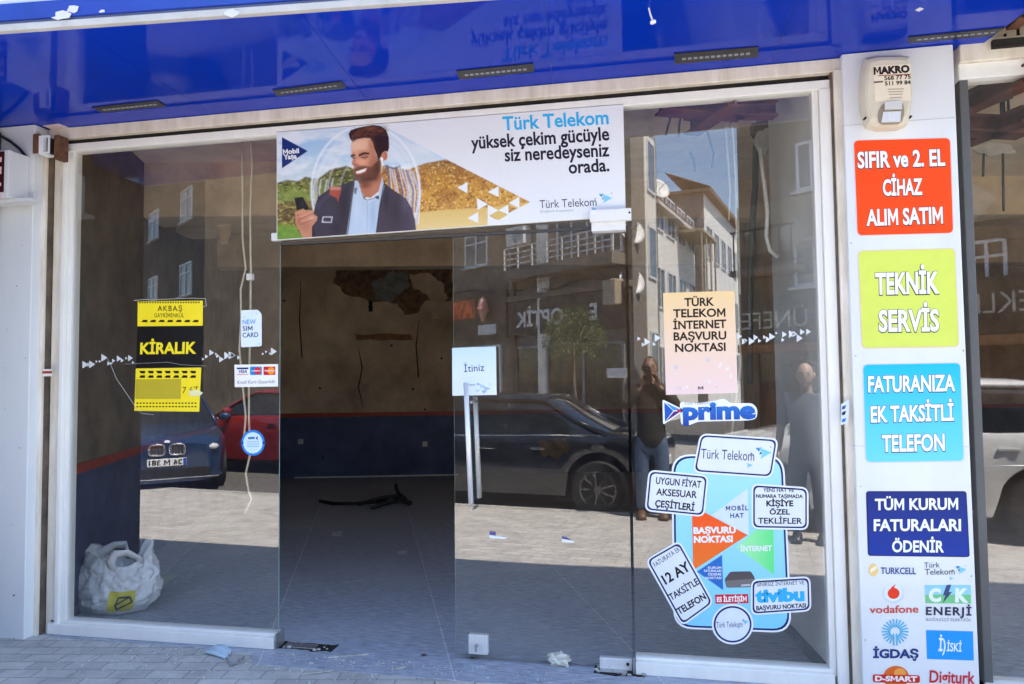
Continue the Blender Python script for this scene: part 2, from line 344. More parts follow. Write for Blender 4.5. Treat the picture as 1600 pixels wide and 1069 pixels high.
patch("plaster_repair", [(838, 690), (880, 684), (892, 700), (876, 716), (846, 712)], mat("ochre_bare_plaster", (.42, .25, .10), .9, var=.35, scale=9), .012, seed=10, amp=3)
patch("plaster_repair", [(675, 488), (686, 490), (684, 500), (674, 498)], plaster_l, .014, seed=11)
for k, (px, py) in enumerate(((444, 470), (500, 607), (578, 607), (645, 608), (505, 714), (560, 650), (612, 540), (690, 560), (520, 560), (664, 640))):
    c_ = bwp(px, py, .002); mb = MB(); mb.lathe(tuple(c_), tuple(bn), [(0, .018), (.008, .016), (.009, .008)], 10); mb.build("wall_plug", (dark, zinc)[k % 3 == 2], bw)
for px, py in ((470, 690), (664, 694)):
    c_ = bwp(px, py, .01); mb = MB(); mb.prism([tuple(c_+bd*a_+Vector((0, 0, b_))) for a_, b_ in ((-.04, -.04), (.04, -.04), (.04, .04), (-.04, .04))], tuple(bn*.012)); mb.build("wall_socket", mat("white_socket_plastic", (.55, .55, .53), .4), bw)
m1 = MB(); wall_strip(m1, BW0+bd*4.6, BW0+bd*7.2, .004, .022, bn, .03, .02); m1.build("floor_strip", W, bw)
for k, pts in enumerate((((560, 545), (566, 575), (560, 605), (568, 640)), ((470, 440), (468, 500), (472, 560)), ((655, 500), (650, 540), (654, 590)))):
    mb = MB(); mb.tube([tuple(bwp(x, y, .004)) for x, y in pts], [.004, .010, .010, .004][:len(pts)], 5); mb.build("wall_crack", dark, bw)
# dropped beams and boxing below the ceiling
def beam_line(name, pa, pb, z0, z1, th, m):
    d = (pb-pa).normalized(); n = Vector((-d.y, d.x, 0)); mb = MB()
    mb.prism([(pa.x, pa.y, z0), (pb.x, pb.y, z0), (pb.x, pb.y, z1), (pa.x, pa.y, z1)], tuple(n*th)); return mb.build(name, m, shop, bevel=.01)
beam_line("ceiling_beam", Vector((-5.6, 4.1, 0)), Vector((6.9, 6.9, 0)), 3.02, 3.55, .3, plaster_l)
beam_line("ceiling_boxing", Vector((-4.35, 1.45, 0)), Vector((-2.55, 1.80, 0)), 3.02, 3.52, 1.0, plaster_l)
beam_line("ceiling_beam", Vector((-.9, 2.9, 0)), Vector((6.9, 4.3, 0)), 3.12, 3.52, .25, plaster_l)
# pale return walls beside the glass, front right and the neighbour's partition
ret = mat("pale_grey_return_wall", (.62, .62, .62), .5, var=.06, scale=2, bump=.04)
mb = MB(); mb.prism([(.893, .07, .003), (.80, .80, .003), (.92, .82, .003), (1.02, .07, .003)], (0, 0, 3.497)); rw = mb.build("return_wall", ret, shop)
mb = MB(); mb.prism([(.880, .08, .005), (.788, .80, .005), (.798, .80, .005), (.890, .08, .005)], (0, 0, .075)); mb.build("skirting", mat("dusty_dark_skirting", (.12, .12, .125), .6, var=.3), rw)
mb = MB(); mb.box(1.20, 1.42, .06, 8.0, 0, 3.5); mb.build("partition_wall", plaster, shop)
mb = MB(); mb.box(6.6, 6.8, .06, 9.3, 0, 3.5); mb.build("partition_wall", plaster, shop)
mb = MB(); mb.box(-9.2, 9, .0, .25, 3.50, 7.0); mb.build("upper_wall", mat("ochre_render", (.5, .42, .3), .85, var=.1, scale=2), shop)  # unseen storey, its height set by the shadow edge on the pavement
mb = MB(); mb.box(-9.2, 9, .25, 9.9, 6.8, 6.99); mb.build("roof", mat("roof_felt", (.2, .19, .18), .9), shop)
mb = MB(); mb.box(-9.4, -9.2, 0, 9.9, 0, 7.0); mb.build("end_wall", MATS["ochre_render"], shop)
mb = MB(); mb.box(9.0, 9.2, 0, 9.9, 0, 7.0); mb.build("end_wall", MATS["ochre_render"], shop)
# front pillars clad in white panels
def pillar(x0, x1, yf, z1=3.235):
    mb = MB(); mb.box(x0, x1, yf, .06, 0, z1); return mb.build("pillar_cladding", white_acp, shop, bevel=.004)
pxl = F(52, 300, -.15).x
pillar(-6.2, pxl, -.15); 
PRX0, PRX1, PRY = F(1319, 200, -.10).x, F(1494.6, 200, -.10).x, -.10
rp = pillar(PRX0, PRX1, PRY)
for zj in (1.225, 2.86): mb = MB(); mb.box(PRX0-.0015, PRX1+.0015, PRY-.0015, -.02, zj, zj+.0025); mb.build("panel_joint", mat("grey_sealant", (.5, .5, .5), .7), rp)
lp_ = [o for o in bpy.data.objects if o.name.startswith("pillar_cladding")][0]
for k, (px, py, r) in enumerate(((26, 447, .006), (12, 515, .004), (8, 640, .005), (40, 560, .004), (30, 700, .006), (18, 820, .005), (22, 930, .009), (34, 384, .004), (9, 575, .004))):
    q = F(px, py, -.151); mb = MB(); mb.prism([(q.x+r*(.7+.5*math.sin(i*2.3+k))*math.cos(i), -.1512, q.z+r*(.7+.5*math.cos(i*1.7+k))*math.sin(i)) for i in (2*math.pi*j/8 for j in range(8))], (0, .0006, 0)); mb.build("paint_chip", (dark, rust, zinc)[k % 3], lp_)
for k, (px, py, r) in enumerate(((1345, 760, .005), (1337, 556, .004), (1520, 800, .004), (1505, 548, .005), (1352, 1000, .006), (1518, 900, .004), (1440, 380, .003), (1330, 380, .004))):
    q = F(px, py, PRY); mb = MB(); mb.prism([(q.x+r*(.7+.5*math.sin(i*2.3+k))*math.cos(i), PRY-.0006, q.z+r*(.7+.5*math.cos(i*1.7+k))*math.sin(i)) for i in (2*math.pi*j/8 for j in range(8))], (0, .0004, 0)); mb.build("paint_chip", (zinc, dark)[k % 2], rp)
# unseen dark wall, added to block the left end of the mirrored street
wing = thing("reflection_blocking_wall", "unseen dark wall added past the left pillar to block the mirrored street", "wall", (-4.9, -.7, 0))
mb = MB(); mb.box(-6.2, -4.05, -1.15, -.16, 0, 3.2); mb.build("wall", mat("dark_grey_render", (.05, .045, .04), .8, var=.2, bump=.2), wing, bevel=.01)
mb = MB(); mb.box(-6.22, -4.03, -1.17, -.16, 0, .18); mb.build("plinth", mat("plinth_render", (.17, .17, .18), .8, var=.2), wing)

# ================================================================== SHOPFRONT: FRAME AND FIXED GLASS
front = thing("shopfront_frame", "white aluminium shopfront frame holding two fixed glass panes", "shopfront", (-1.4, 0, 0))
def pane(name, x0, x1, z0, z1, parent, y0=0.0, th=.01, m=None):
    mb = MB(); vs = [(x, y, z) for x in (x0, x1) for y in (y0, y0+th) for z in (z0, z1)]
    mb.add(vs, [(0, 1, 5, 4)][:0]+[(0, 4, 5, 1)]); mb.cur = 1; mb.add(vs, [(2, 3, 7, 6)]); mb.cur = 2; mb.add(vs, [(0, 1, 3, 2), (4, 6, 7, 5), (0, 2, 6, 4), (1, 5, 7, 3)])
    return mb.build(name, [m or glass, clear, glass_edge], parent, fix=False)
ZT = 3.085; XL, XR = -3.645, .887; XO = -2.187; XD = -1.095; XM = -.092
pane("glass_pane", XL, XO, .085, ZT+.01, front)
pane("glass_pane", XM, XR, .085, ZT+.01, front)
pane("transom_glass", XO+.002, XM-.002, 2.425, ZT+.01, front)
mb = MB(); mb.box(-3.775, 1.045, -.035, .05, ZT, 3.135); mb.build("header", alu, front, bevel=.004)
mb = MB(); mb.box(-3.775, 1.045, -.012, .04, 3.135, 3.166); mb.build("shadow_gap", dark, front)
mb = MB(); mb.box(-3.80, 1.045, -.055, .05, 3.166, 3.236); mb.build("header", alu_dirty, front, bevel=.004)
def jamb(x0, x1, y0, y1, z0, z1, m=alu): mb = MB(); mb.box(x0, x1, y0, y1, z0, z1); return mb.build("jamb", m, front, bevel=.003)
jamb(-3.775, -3.700, -.030, .05, 0, ZT, alu_dirty); jamb(-3.699, -3.672, -.046, .05, 0, ZT); jamb(-3.671, -3.640, -.020, .05, .05, ZT)
jamb(.884, .915, -.020, .05, .05, ZT); jamb(.916, .972, -.042, .05, 0, ZT)
# shutter guides: rail with a dark slot
def guide(x0, x1, y0):
    mb = MB(); mb.box(x0, x1, y0, .05, 0, 3.17); g = mb.build("shutter_guide", alu_dirty, front, bevel=.004)
    mb = MB(); mb.box(x0-.012, x0, y0+.02, .04, 0, 3.17); mb.box(x1, x1+.007, y0+.02, .04, 0, 3.17); mb.build("guide_slot", mat("brown_sealant", (.14, .10, .07), .8, var=.4), g); return g
guide(-3.868, -3.788, -.085); guide(.982, 1.030, -.07)
# sills
def sill(x0, x1, cap_end):
    mb = MB(); mb.box(x0, x1, -.055, .05, .0045, .070); s = mb.build("sill", alu, front, bevel=.004)
    mb = MB(); mb.box(x0, x1, -.030, .045, .0705, .088); mb.build("glazing_bead", alu, s, bevel=.003)
    mb = MB(); mb.box(cap_end-.0, cap_end+.012, -.05, .045, .006, .09); mb.build("end_cap", zinc, s, bevel=.002)
sill(-3.74, XO+.0, XO+.003); sill(XM, .90, XM-.0145)
# bare right edge of the left pane: polished glass edge; rail under the banner
mb = MB(); mb.box(XO+.001, XM, .0, .03, 2.408, 2.424); mb.build("transom_rail", mat("dark_bronze_rail", (.06, .05, .045), .4), front)
# ---- right-hand shopfront (neighbour)
nf = thing("neighbour_shopfront", "white framed shop window to the right of the sign pillar", "shopfront", (3.0, 0, 0))
zr = F(1500, 130, 0).z
pane("glass_pane", 1.625, 4.6, .075, zr+.01, nf)
mb = MB(); mb.box(1.58, 4.7, -.05, .05, zr, zr+.08); mb.build("header", alu, nf, bevel=.004)
mb = MB(); mb.box(1.58, 4.7, -.075, .05, zr+.0803, zr+.19); mb.build("header", alu_dirty, nf, bevel=.004)
mb = MB(); mb.box(1.585, 1.625, -.04, .05, .003, zr); mb.build("jamb", mat("dark_grey_jamb", (.10, .10, .10), .5), nf, bevel=.003)
mb = MB(); mb.box(4.6, 4.7, -.04, .05, .003, zr); mb.build("jamb", alu, nf, bevel=.003)
mb = MB(); mb.box(1.585, 4.7, -.07, .05, .003, .078); mb.build("sill", alu, nf, bevel=.004)

# ================================================================== GLASS DOOR
door = thing("glass_door", "frameless glass door with steel bar handle standing shut beside the open doorway", "door", (XM, 0, 0))
zb = .028
pane("glass_panel", XD, XM-.016, zb, 2.405, door)
def fit(name, a, b, y0, y1, m=steel, parent=door, bev=.003):
    p, q = F(*a), F(*b); mb = MB(); mb.box(p.x, q.x, y0, y1, q.z, p.z); return mb.build(name, m, parent, bevel=bev)
lk = fit("lock_plate", (733, 990), (763, 1022), -.016, .026)
mb = MB(); c = F(746, 1006); mb.lathe((c.x, -.016, c.z), (0, -1, 0), [(0, .011), (.012, .011), (.014, .008)], 14); mb.box(c.x-.003, c.x+.003, -.044, -.028, c.z-.03, c.z+.005); mb.build("key_cylinder", zinc, lk)
pv = fit("pivot_fitting", (937, 1026), (988, 1047), -.016, .026)
mb = MB(); c = F(981, 1036); mb.lathe((c.x, -.016, c.z), (0, -1, 0), [(0, .008), (.004, .008)], 12); mb.build("screw", dark, pv)
fit("top_patch_fitting", (925, 347), (978, 362), -.05, .02, mat("white_plastic_cover", (.75, .75, .75), .4))
def bar(pts, y, r):
    a, b = F(*pts[0]), F(*pts[1]); mb = MB(); mb.tube([(a.x, y, a.z), (b.x, y, b.z)], r, 16); return mb.build("handle_bar", steel, door, smooth=True)
h1 = bar([(732, 598), (740, 784)], -.06, .0145)
a, b = F(742.5, 620, .07), F(749, 778, .07)
mb = MB(); mb.tube([(a.x, .07, a.z), (b.x, .07, b.z)], .0145, 16); mb.build("handle_bar", steel, door, smooth=True)
for zz in (.85, 1.45):
    xx = F(735, 600).x+.02; mb = MB(); mb.tube([(xx, -.06, zz), (xx, .07, zz)], .008, 10); mb.build("handle_bolt", zinc, h1)
# loose white covers over the transom end
tb = thing("cover_strip", "loose white cover strip screwed across the banner's lower right corner", "cover strip", tuple(F(955, 342)))
fit("strip", (923, 333), (987, 348), -.075, -.042, MATS["white_plastic_cover"], tb)
for q in ((984, 337),): c = F(*q); mb = MB(); mb.lathe((c.x, -.075, c.z), (0, -1, 0), [(0, .006), (.002, .006)], 10); mb.build("screw", dark, tb)
mb = MB(); p, q = F(428, 366), F(440, 377); mb.box(p.x, q.x, -.03, .0, q.z, p.z); tag(mb.build("corner_clip", MATS["white_plastic_cover"]), "small white clip at the lower left corner of the banner", "clip")
# floor spring pits
def pit(a, b, label, seed):
    rnd = random.Random(seed); p, q = G(*a), G(*b); t = thing("floor_spring_pit", label, "floor spring", ((p.x+q.x)/2, p.y, 0))
    x0, x1 = min(p.x, q.x), max(p.x, q.x); y = (p.y+q.y)/2; mb = MB()
    pts = [(x0+(x1-x0)*k/9, y-.055+rnd.uniform(-.014, .014), .0045) for k in range(10)]+[(x1-(x1-x0)*k/9, y+.05+rnd.uniform(-.012, .012), .0045) for k in range(10)]
    mb.prism(pts, (0, 0, .003)); mb.build("recess", dark, t)
    mb = MB(); mb.box(x0+.03, x0+(x1-x0)*.66, y-.035, y+.03, .0048, .012); mb.build("cover_plate", zinc, t, bevel=.002)
    mb = MB()
    for k in range(16):
        cx, cy, r = rnd.uniform(x0, x1), y+rnd.uniform(-.06, .05), rnd.uniform(.004, .016); mb.ball((cx, cy, .012), r, 3, (1, rnd.uniform(.5, 1.2), .6))
    tag(mb.build("broken_mortar", mat("broken_mortar", (.42, .40, .37), .95, var=.4, scale=30), t), kind="stuff")
pit((440, 1008), (522, 1016), "broken floor spring pit in the doorway next to the left window sill", 5)
pit((928, 1050), (1008, 1050), "broken dark floor spring pit under the hinge corner of the glass door", 6)

# ================================================================== CANOPY
canopy = thing("shop_canopy", "glossy cobalt blue canopy soffit and sign box over the whole shopfront", "canopy", (-1.2, -.6, 3.24))
ZS = 3.238
def yf(x): return -1.19+.082*(x+2.95)
XE0, XE1 = 1.68, 1.80                    # right end, slanting
xs = [-6.5] + [G(x, y, ZS).x for x, y in ((344, 185), (580, 165), (865, 143), (1197, 120))]
seams = [((116, 45), (344, 185)), ((470, 20), (580, 165)), ((850, 0), (865, 143)), ((1245, 0), (1197, 120))]
edges = [(-6.5, -6.5)]
for a, b in seams:
    A, B = G(*a, ZS), G(*b, ZS); d = (A.x-B.x)/(A.y-B.y); xb = B.x-d*B.y; edges.append((xb, xb+d*yf(xb)))
edges.append((XE0, XE1))
for k in range(len(edges)-1):
    (a0, a1), (b0, b1) = edges[k], edges[k+1]; g = .0012
    mb = MB(); mb.prism([(a0+g, -.0, ZS), (b0-g, -.0, ZS), (b1-g, yf(b1), ZS), (a1+g, yf(a1), ZS)], (0, 0, .004)); mb.build("soffit_panel", blue_acp, canopy)
mb = MB(); mb.prism([(-6.5, 0, ZS+.0045), (XE0-.01, 0, ZS+.0045), (XE1-.01, yf(XE1), ZS+.0045), (-6.5, yf(-6.5), ZS+.0045)], (0, 0, .2)); mb.build("soffit_frame", mat("pale_joint_backing", (.16, .20, .36), .5), canopy)
mb = MB(); mb.prism([(-6.5, -.02, ZS+.21), (9, -.02, ZS+.21), (9, yf(9)+.04, ZS+.21), (-6.5, yf(-6.5)+.04, ZS+.21)], (0, 0, .55)); mb.build("sign_box", mat("sign_box_back", (.2, .2, .22), .7), canopy)
def strip_front(name, z0, z1, out, m, x0=-6.5, x1=XE1, th=.03):
    mb = MB(); mb.prism([(x0, yf(x0)-out, z0), (x1, yf(x1)-out, z0), (x1, yf(x1)-out, z1), (x0, yf(x0)-out, z1)], (0, th, 0)); return mb.build(name, m, canopy, bevel=.002)
strip_front("front_trim", ZS-.002, ZS+.030, .012, mat("grey_white_trim", (.50, .49, .47), .4, var=.1))
strip_front("trim_gap", ZS+.0345, ZS+.046, -.012, dark)
bl2 = mat("scuffed_blue_fascia", (.006, .045, .36), .25, var=.1, scale=3, coat=.3)
strip_front("fascia", ZS+.047, ZS+.128, .014, bl2)
strip_front("sign_face", ZS+.1285, ZS+.75, .004, mat("pale_sign_face", (.62, .64, .66), .4), -6.5, 9)
# slot vents in the soffit
def vent(a, b, c, d):
    A, B, C, D = (G(*p, ZS) for p in (a, b, c, d)); mb = MB()
    mb.prism([(p.x, p.y, ZS-.006) for p in (A, B, C, D)], (0, 0, .005)); v = mb.build("vent_grille", mat("black_vent_plastic", (.018, .018, .022), .4), canopy)
    m2 = MB(); n = 12; u = (B-A); w = (D-A)
    for k in range(n):
        s = .08+.84*(k+.5)/n; p0 = A+u*(s-.022)+w*.42; p1 = A+u*(s+.022)+w*.42; p2 = A+u*(s+.022)+w*.62; p3 = A+u*(s-.022)+w*.62
        m2.prism([(q.x, q.y, ZS-.0075) for q in (p0, p1, p2, p3)], (0, 0, .001))
    m2.build("vent_slats", mat("grey_vent_slats", (.30, .32, .36), .35), v)
vent((143, 167), (246, 156), (260, 165), (160, 175)); vent((426, 140), (534, 126), (541, 137), (432, 149)); vent((713, 110), (833, 98), (835, 111), (718, 123))
vent((1053, 83), (1185, 72), (1184, 88), (1055, 99)); vent((1419, 57), (1570, 42), (1548, 55), (1420, 66))
# little things under the soffit
def tab(px, py, w, d, m, label, cat="bracket", dz=.02):
    c = G(px, py, ZS-.01); t = thing("soffit_bracket", label, cat, (c.x, c.y, ZS-.01)); mb = MB(); mb.box(c.x-w/2, c.x+w/2, c.y-d/2, c.y+d/2, ZS-dz-.006, ZS-.001); mb.build("plate", m, t, bevel=.002)
    mb = MB(); mb.tube([(c.x, c.y, ZS-dz), (c.x+.02, c.y-.01, ZS-dz-.035), (c.x+.045, c.y, ZS-dz-.03)], .007, 6); mb.build("hook", rust, t)
tab(374, 182, .05, .04, dark, "rusty hook bracket under the blue soffit above the left pane")
tab(1262, 110, .06, .05, rust, "rusty bent bracket under the blue soffit next to the right pillar", dz=.03)
c = G(1018, 12, ZS); t = thing("cable_end", "white cable end with cap hanging from the front of the blue soffit", "cable", (c.x, c.y, ZS))
mb = MB(); mb.tube([(c.x-.012, c.y+.0, ZS-.001), (c.x-.006, c.y, ZS-.03), (c.x+.004, c.y, ZS-.06)], .004, 8); mb.build("cable", W, t); mb = MB(); mb.lathe((c.x+.004, c.y, ZS-.058), (.15, 0, -1), [(0, .008), (.006, .014), (.014, .013), (.016, .005)], 12); mb.build("cap", W, t, smooth=True)
mb = MB(); A = [G(*p, ZS) for p in ((67, 196), (92, 193), (110, 200), (83, 202))]; mb.prism([(p.x, p.y, ZS-.004) for p in A], (0, 0, .003)); tag(mb.build("pale_square", print_mat((226, 206, 206))), "pale square on the blue soffit above the left pillar", "tape")  # pale flat square on the underside of the soffit
mb = MB(); A = [G(*p, ZS) for p in ((1430, 15), (1437, 11), (1443, 13), (1436, 17))]; mb.prism([(p.x, p.y, ZS-.004) for p in A], (0, 0, .003)); tag(mb.build("paint_chip", print_mat((220, 222, 226))), "tiny pale chip in the blue soffit above the sign pillar", "paint chip")
# peeled stickers on the fascia, top left
for k, (px, py, w) in enumerate(((90, 20, .045), (107, 10, .035), (343, 4, .035), (150, 11, .015))):
    q = F(px, py, -1.2); yy = yf(q.x)-.0165; rnd = random.Random(k)
    mb = MB(); mb.prism([(q.x+w*math.cos(t)*(1+rnd.uniform(-.3, .3)), yy, q.z+.5*w*math.sin(t)*(1+rnd.uniform(-.3, .3))) for t in (2*math.pi*i/9 for i in range(9))], (0, .002, 0))
    tag(mb.build("peeled_tape", print_mat((205, 206, 208))), ["larger white scrap of peeled tape on the blue fascia, top left", "white peeled tape scrap right above the largest one on the blue fascia", "white peeled tape scrap on the fascia above the left window", "tiny peeled tape speck on the fascia beside the two scraps"][k], "tape scrap")
# neighbour's exposed shutter box at the right end of the soffit
nb = thing("exposed_shutter_box", "exposed metal shutter rails and brackets right of the blue soffit's end", "shutter box", (2.6, -.2, 3.25))
mb = MB(); mb.box(1.86, 5, -.42, -.34, 3.25, 3.34); mb.box(1.80, 5, -.24, -.18, 3.30, 3.36); mb.build("rail", zinc, nb, bevel=.004)
mb = MB(); mb.box(1.72, 5, -.10, -.06, 3.20, 3.24); mb.build("lower_rail", dark, nb)
mb = MB(); mb.box(1.80, 1.86, -.45, -.05, 3.30, 3.42); mb.build("bracket", rust, nb, bevel=.004)
mb = MB(); mb.box(1.74, 5, -.6, .0, 3.40, 3.44); mb.build("board", mat("brown_board", (.2, .13, .08), .8, var=.3), nb)
# ================================================================== BANNER OVER THE DOORWAY
def inside(P, poly):
    x, y = P[:, 0], P[:, 1]; c = np.zeros(len(P), bool); n = len(poly)
    for i in range(n):
        x0, y0 = poly[i]; x1, y1 = poly[(i+1) % n]
        if y0 == y1: continue
        k = ((y0 > y) != (y1 > y)); c ^= k & (x < (x1-x0)*(y-y0)/(y1-y0)+x0)
    return c
def edge_d(P, poly, closed=True):
    d = np.full(len(P), 1e9); n = len(poly)
    for i in range(n if closed else n-1):
        a = np.array(poly[i], float); b = np.array(poly[(i+1) % n], float); ab = b-a; t = np.clip(((P-a)@ab)/max(ab@ab, 1e-9), 0, 1)
        d = np.minimum(d, np.hypot(*(P-a-t[:, None]*ab).T))
    return d
class Paint:
    """colours a fine sheet of printed points (survey pixels) with soft edged shapes"""
    def __init__(s, P, col): s.P = P; s.c = np.tile(np.array(s2l(col)), (len(P), 1))
    def put(s, mask, col):
        c = np.array(s2l(col)) if not isinstance(col, np.ndarray) else col
        s.c = s.c*(1-mask[:, None])+c*mask[:, None]
    def poly(s, pts, col, a=1.0, soft=.7):
        d = edge_d(s.P, pts); sg = np.where(inside(s.P, pts), d, -d); s.put(np.clip(sg/soft+.5, 0, 1)*a, col)
    def line(s, pts, w, col, a=1.0, soft=.7, closed=False):
        d = edge_d(s.P, pts, closed); s.put(np.clip((w/2-d)/soft+.5, 0, 1)*a, col)
    def vgrad(s, pts, stops, a=1.0, soft=.7):
        d = edge_d(s.P, pts); sg = np.where(inside(s.P, pts), d, -d); y = s.P[:, 1]
        cs = np.array([s2l(c) for _, c in stops]); ys = [q for q, _ in stops]
        s.put(np.clip(sg/soft+.5, 0, 1)*a, np.stack([np.interp(y, ys, cs[:, k]) for k in range(3)], 1))
    def speck(s, pts, col, a, f, seed, thr=.5, soft=2.0, st=(1, 1)):
        d = edge_d(s.P, pts); m = np.clip(np.where(inside(s.P, pts), d, -d)/soft+.5, 0, 1); idx = np.where(m > 0)[0]; nz = np.zeros(len(s.P))
        for i in idx: nz[i] = mnoise.fractal(Vector((s.P[i, 0]*f*st[0]+seed, s.P[i, 1]*f*st[1], seed*1.7)), .8, 2.1, 4)
        s.put(m*np.clip((nz-thr+.5)*2.2, 0, 1)*a, col)
def z4(pts): return [(430+x/4.859, 170+y/4.859) for x, y in pts]
def z5(pts): return [(700+x/4.647, 160+y/4.647) for x, y in pts]
ban = thing("shop_banner", "wide printed banner over the doorway showing a smiling man with a phone", "banner", tuple(F(705, 275)))
BQ = [np.array(F(*p)) for p in ((437, 209), (974, 166), (978, 340), (437, 377))]
BY = -.036
mb = MB(); mb.prism([(p[0], BY+.001, p[2]) for p in BQ], (0, .022, 0)); mb.build("backing_board", alu, ban)
NX, NZ = 640, 200
uu, vv = np.meshgrid(np.linspace(0.002, .998, NX+1), np.linspace(.005, .995, NZ+1))
top = BQ[0]+(BQ[1]-BQ[0])*uu[..., None]; bot = BQ[3]+(BQ[2]-BQ[3])*uu[..., None]; W3 = (top+(bot-top)*vv[..., None]).reshape(-1, 3)
dv = W3-np.array(EYE); Rn = np.array([rt, up, fw]); q = dv@Rn.T; PX = np.stack([800+FPX*q[:, 0]/q[:, 2], 534.5-FPX*q[:, 1]/q[:, 2]], 1)
pt = Paint(PX, (236, 238, 243))
scene_poly = [(437, 200), (585, 190), (605, 201), (720, 263), (829, 318), (812, 328), (797, 322), (780, 346), (764, 338), (764, 366), (437, 380)]
pt.vgrad(scene_poly, [(196, (226, 234, 244)), (225, (168, 204, 238)), (250, (182, 212, 238)), (290, (214, 226, 230))])
pt.speck(scene_poly, (244, 247, 250), .75, .018, 3.3, .42, st=(.6, 1.4))
pt.poly([(596, 200), (720, 263), (700, 262), (600, 255)], (228, 234, 240), .7, 8)
hill_l = [(434, 290), (452, 284), (470, 286), (482, 279), (500, 283), (520, 268), (545, 262), (560, 268), (575, 300), (575, 378), (434, 380)]
pt.vgrad(hill_l, [(280, (98, 96, 52)), (300, (128, 138, 62)), (312, (134, 120, 62)), (345, (116, 84, 46)), (358, (146, 150, 62)), (375, (96, 132, 44))], soft=3)
pt.speck(hill_l, (52, 50, 24), .8, .20, 9.1, .52, st=(.8, 1.3)); pt.speck(hill_l, (206, 198, 120), .6, .23, 4.4, .64, st=(.7, 1.4))
pt.poly([(437, 303), (470, 300), (500, 308), (500, 314), (437, 318)], (136, 160, 76), .6, 4); pt.poly([(437, 352), (470, 356), (500, 362), (500, 378), (437, 380)], (112, 156, 52), .75, 5)
hill_r = [(600, 262), (640, 268), (668, 258), (700, 252), (725, 264), (835, 320), (835, 346), (764, 350), (640, 345), (600, 330)]
pt.vgrad(hill_r, [(252, (150, 110, 70)), (280, (196, 138, 52)), (310, (214, 158, 66)), (332, (206, 150, 70))], soft=2)
pt.speck(hill_r, (120, 70, 26), .75, .19, 2.2, .54, st=(.8, 1.3)); pt.speck(hill_r, (252, 214, 130), .65, .24, 6.5, .60); pt.speck(hill_r, (150, 84, 40), .5, .06, 8.5, .6)
pt.vgrad([(640, 336), (700, 330), (770, 326), (829, 318), (812, 330), (797, 324), (764, 338), (764, 368), (640, 372)], [(320, (226, 186, 104)), (368, (238, 212, 150))], soft=2)
pt.poly([(604.5, 200.5), (722, 263), (830.5, 318.5), (1000, 318.5), (1000, 140), (604, 140)], (236, 238, 243)); pt.poly([(830.5, 318), (764, 352), (764, 390), (1000, 390), (1000, 318)], (236, 238, 243))
# soap bubble rings round the man
for (cx, cy, rx, ry, a, w) in ((575, 300, 84, 100, .8, 3.2), (575, 302, 76, 92, .3, 2), (582, 306, 66, 84, .35, 2.5), (590, 310, 56, 74, .3, 2), (570, 305, 74, 84, .25, 6)):
    pt.line(ell(cx, cy, rx, ry, 60), w, (244, 248, 255), a, 2.5, True)
for k, (x0, x1) in enumerate(((612, 612), (618, 622), (626, 631), (634, 640), (642, 648), (652, 656))):
    pt.line([(x0-4, 262+k*2), (x1+1, 300), (x1-2, 352)], 3, ((70, 90, 150), (200, 214, 250))[k % 2], .7, 2); pt.line([(x0, 262), (x1+4, 304), (x1+1, 352)], 1.2, (255, 255, 255), .7, 1)
for k in range(4): pt.line([(497+k*9, 284), (494+k*9, 300), (496+k*9, 320)], 2.4, (236, 242, 255), .55, 2)
pt.line([(606, 262), (618, 266), (628, 263)], 3, (60, 70, 110), .7, 2)
# man: jacket, shirt, neck, head, hand
pt.poly(z4([(300, 985), (306, 900), (316, 780), (345, 680), (430, 622), (530, 590), (615, 555), (640, 560), (650, 700), (600, 985)]), (62, 54, 66))
pt.poly(z4([(830, 560), (880, 605), (960, 660), (1010, 695), (1050, 765), (1075, 850), (1090, 985), (760, 985), (780, 800)]), (74, 62, 74))
pt.poly(z4([(960, 664), (1005, 694), (1048, 765), (1075, 850), (1088, 950), (1060, 950), (1040, 840), (1005, 750)]), (96, 84, 104), .45, 4)
pt.poly(z4([(330, 740), (420, 650), (560, 590), (520, 640), (400, 700), (350, 780)]), (84, 80, 104), .5, 4)
pt.poly(z4([(622, 560), (640, 555), (690, 690), (720, 705), (800, 680), (805, 640), (836, 556), (846, 600), (812, 740), (778, 985), (558, 985), (596, 720)]), (190, 208, 228))
pt.poly(z4([(640, 560), (680, 560), (690, 690), (722, 706), (800, 672), (800, 640), (818, 470), (835, 545), (800, 690), (725, 726), (672, 690)]), (206, 218, 234))
pt.line(z4([(715, 706), (718, 800), (712, 985)]), 1.0, (150, 168, 196), .8); pt.line(z4([(672, 640), (690, 695), (720, 705), (795, 682)]), 1.4, (96, 100, 120), .8)
pt.poly(z4([(620, 615), (642, 610), (632, 665), (618, 650)]), (60, 60, 74)); pt.poly(z4([(772, 680), (802, 668), (806, 700), (786, 694)]), (60, 60, 74))
pt.line(z4([(620, 575), (600, 720), (566, 985)]), 1.5, (22, 20, 30), .9); pt.line(z4([(842, 585), (812, 740), (780, 985)]), 1.5, (22, 20, 30), .9)
pt.poly(z4([(648, 560), (700, 575), (812, 470), (832, 520), (802, 640), (740, 688), (700, 680), (672, 640)]), (188, 118, 88)); pt.poly(z4([(660, 575), (720, 572), (800, 500), (815, 520), (760, 590), (690, 610)]), (128, 72, 50), .7, 5)
pt.poly(z4([(600, 262), (650, 238), (705, 232), (750, 240), (775, 310), (795, 395), (812, 400), (828, 348), (850, 334), (870, 350), (866, 388), (842, 404), (826, 425), (815, 480), (775, 542), (722, 572), (668, 576), (638, 552), (620, 512), (612, 476), (616, 448), (602, 436), (598, 420), (610, 390), (598, 350), (596, 300)]), (214, 150, 118))
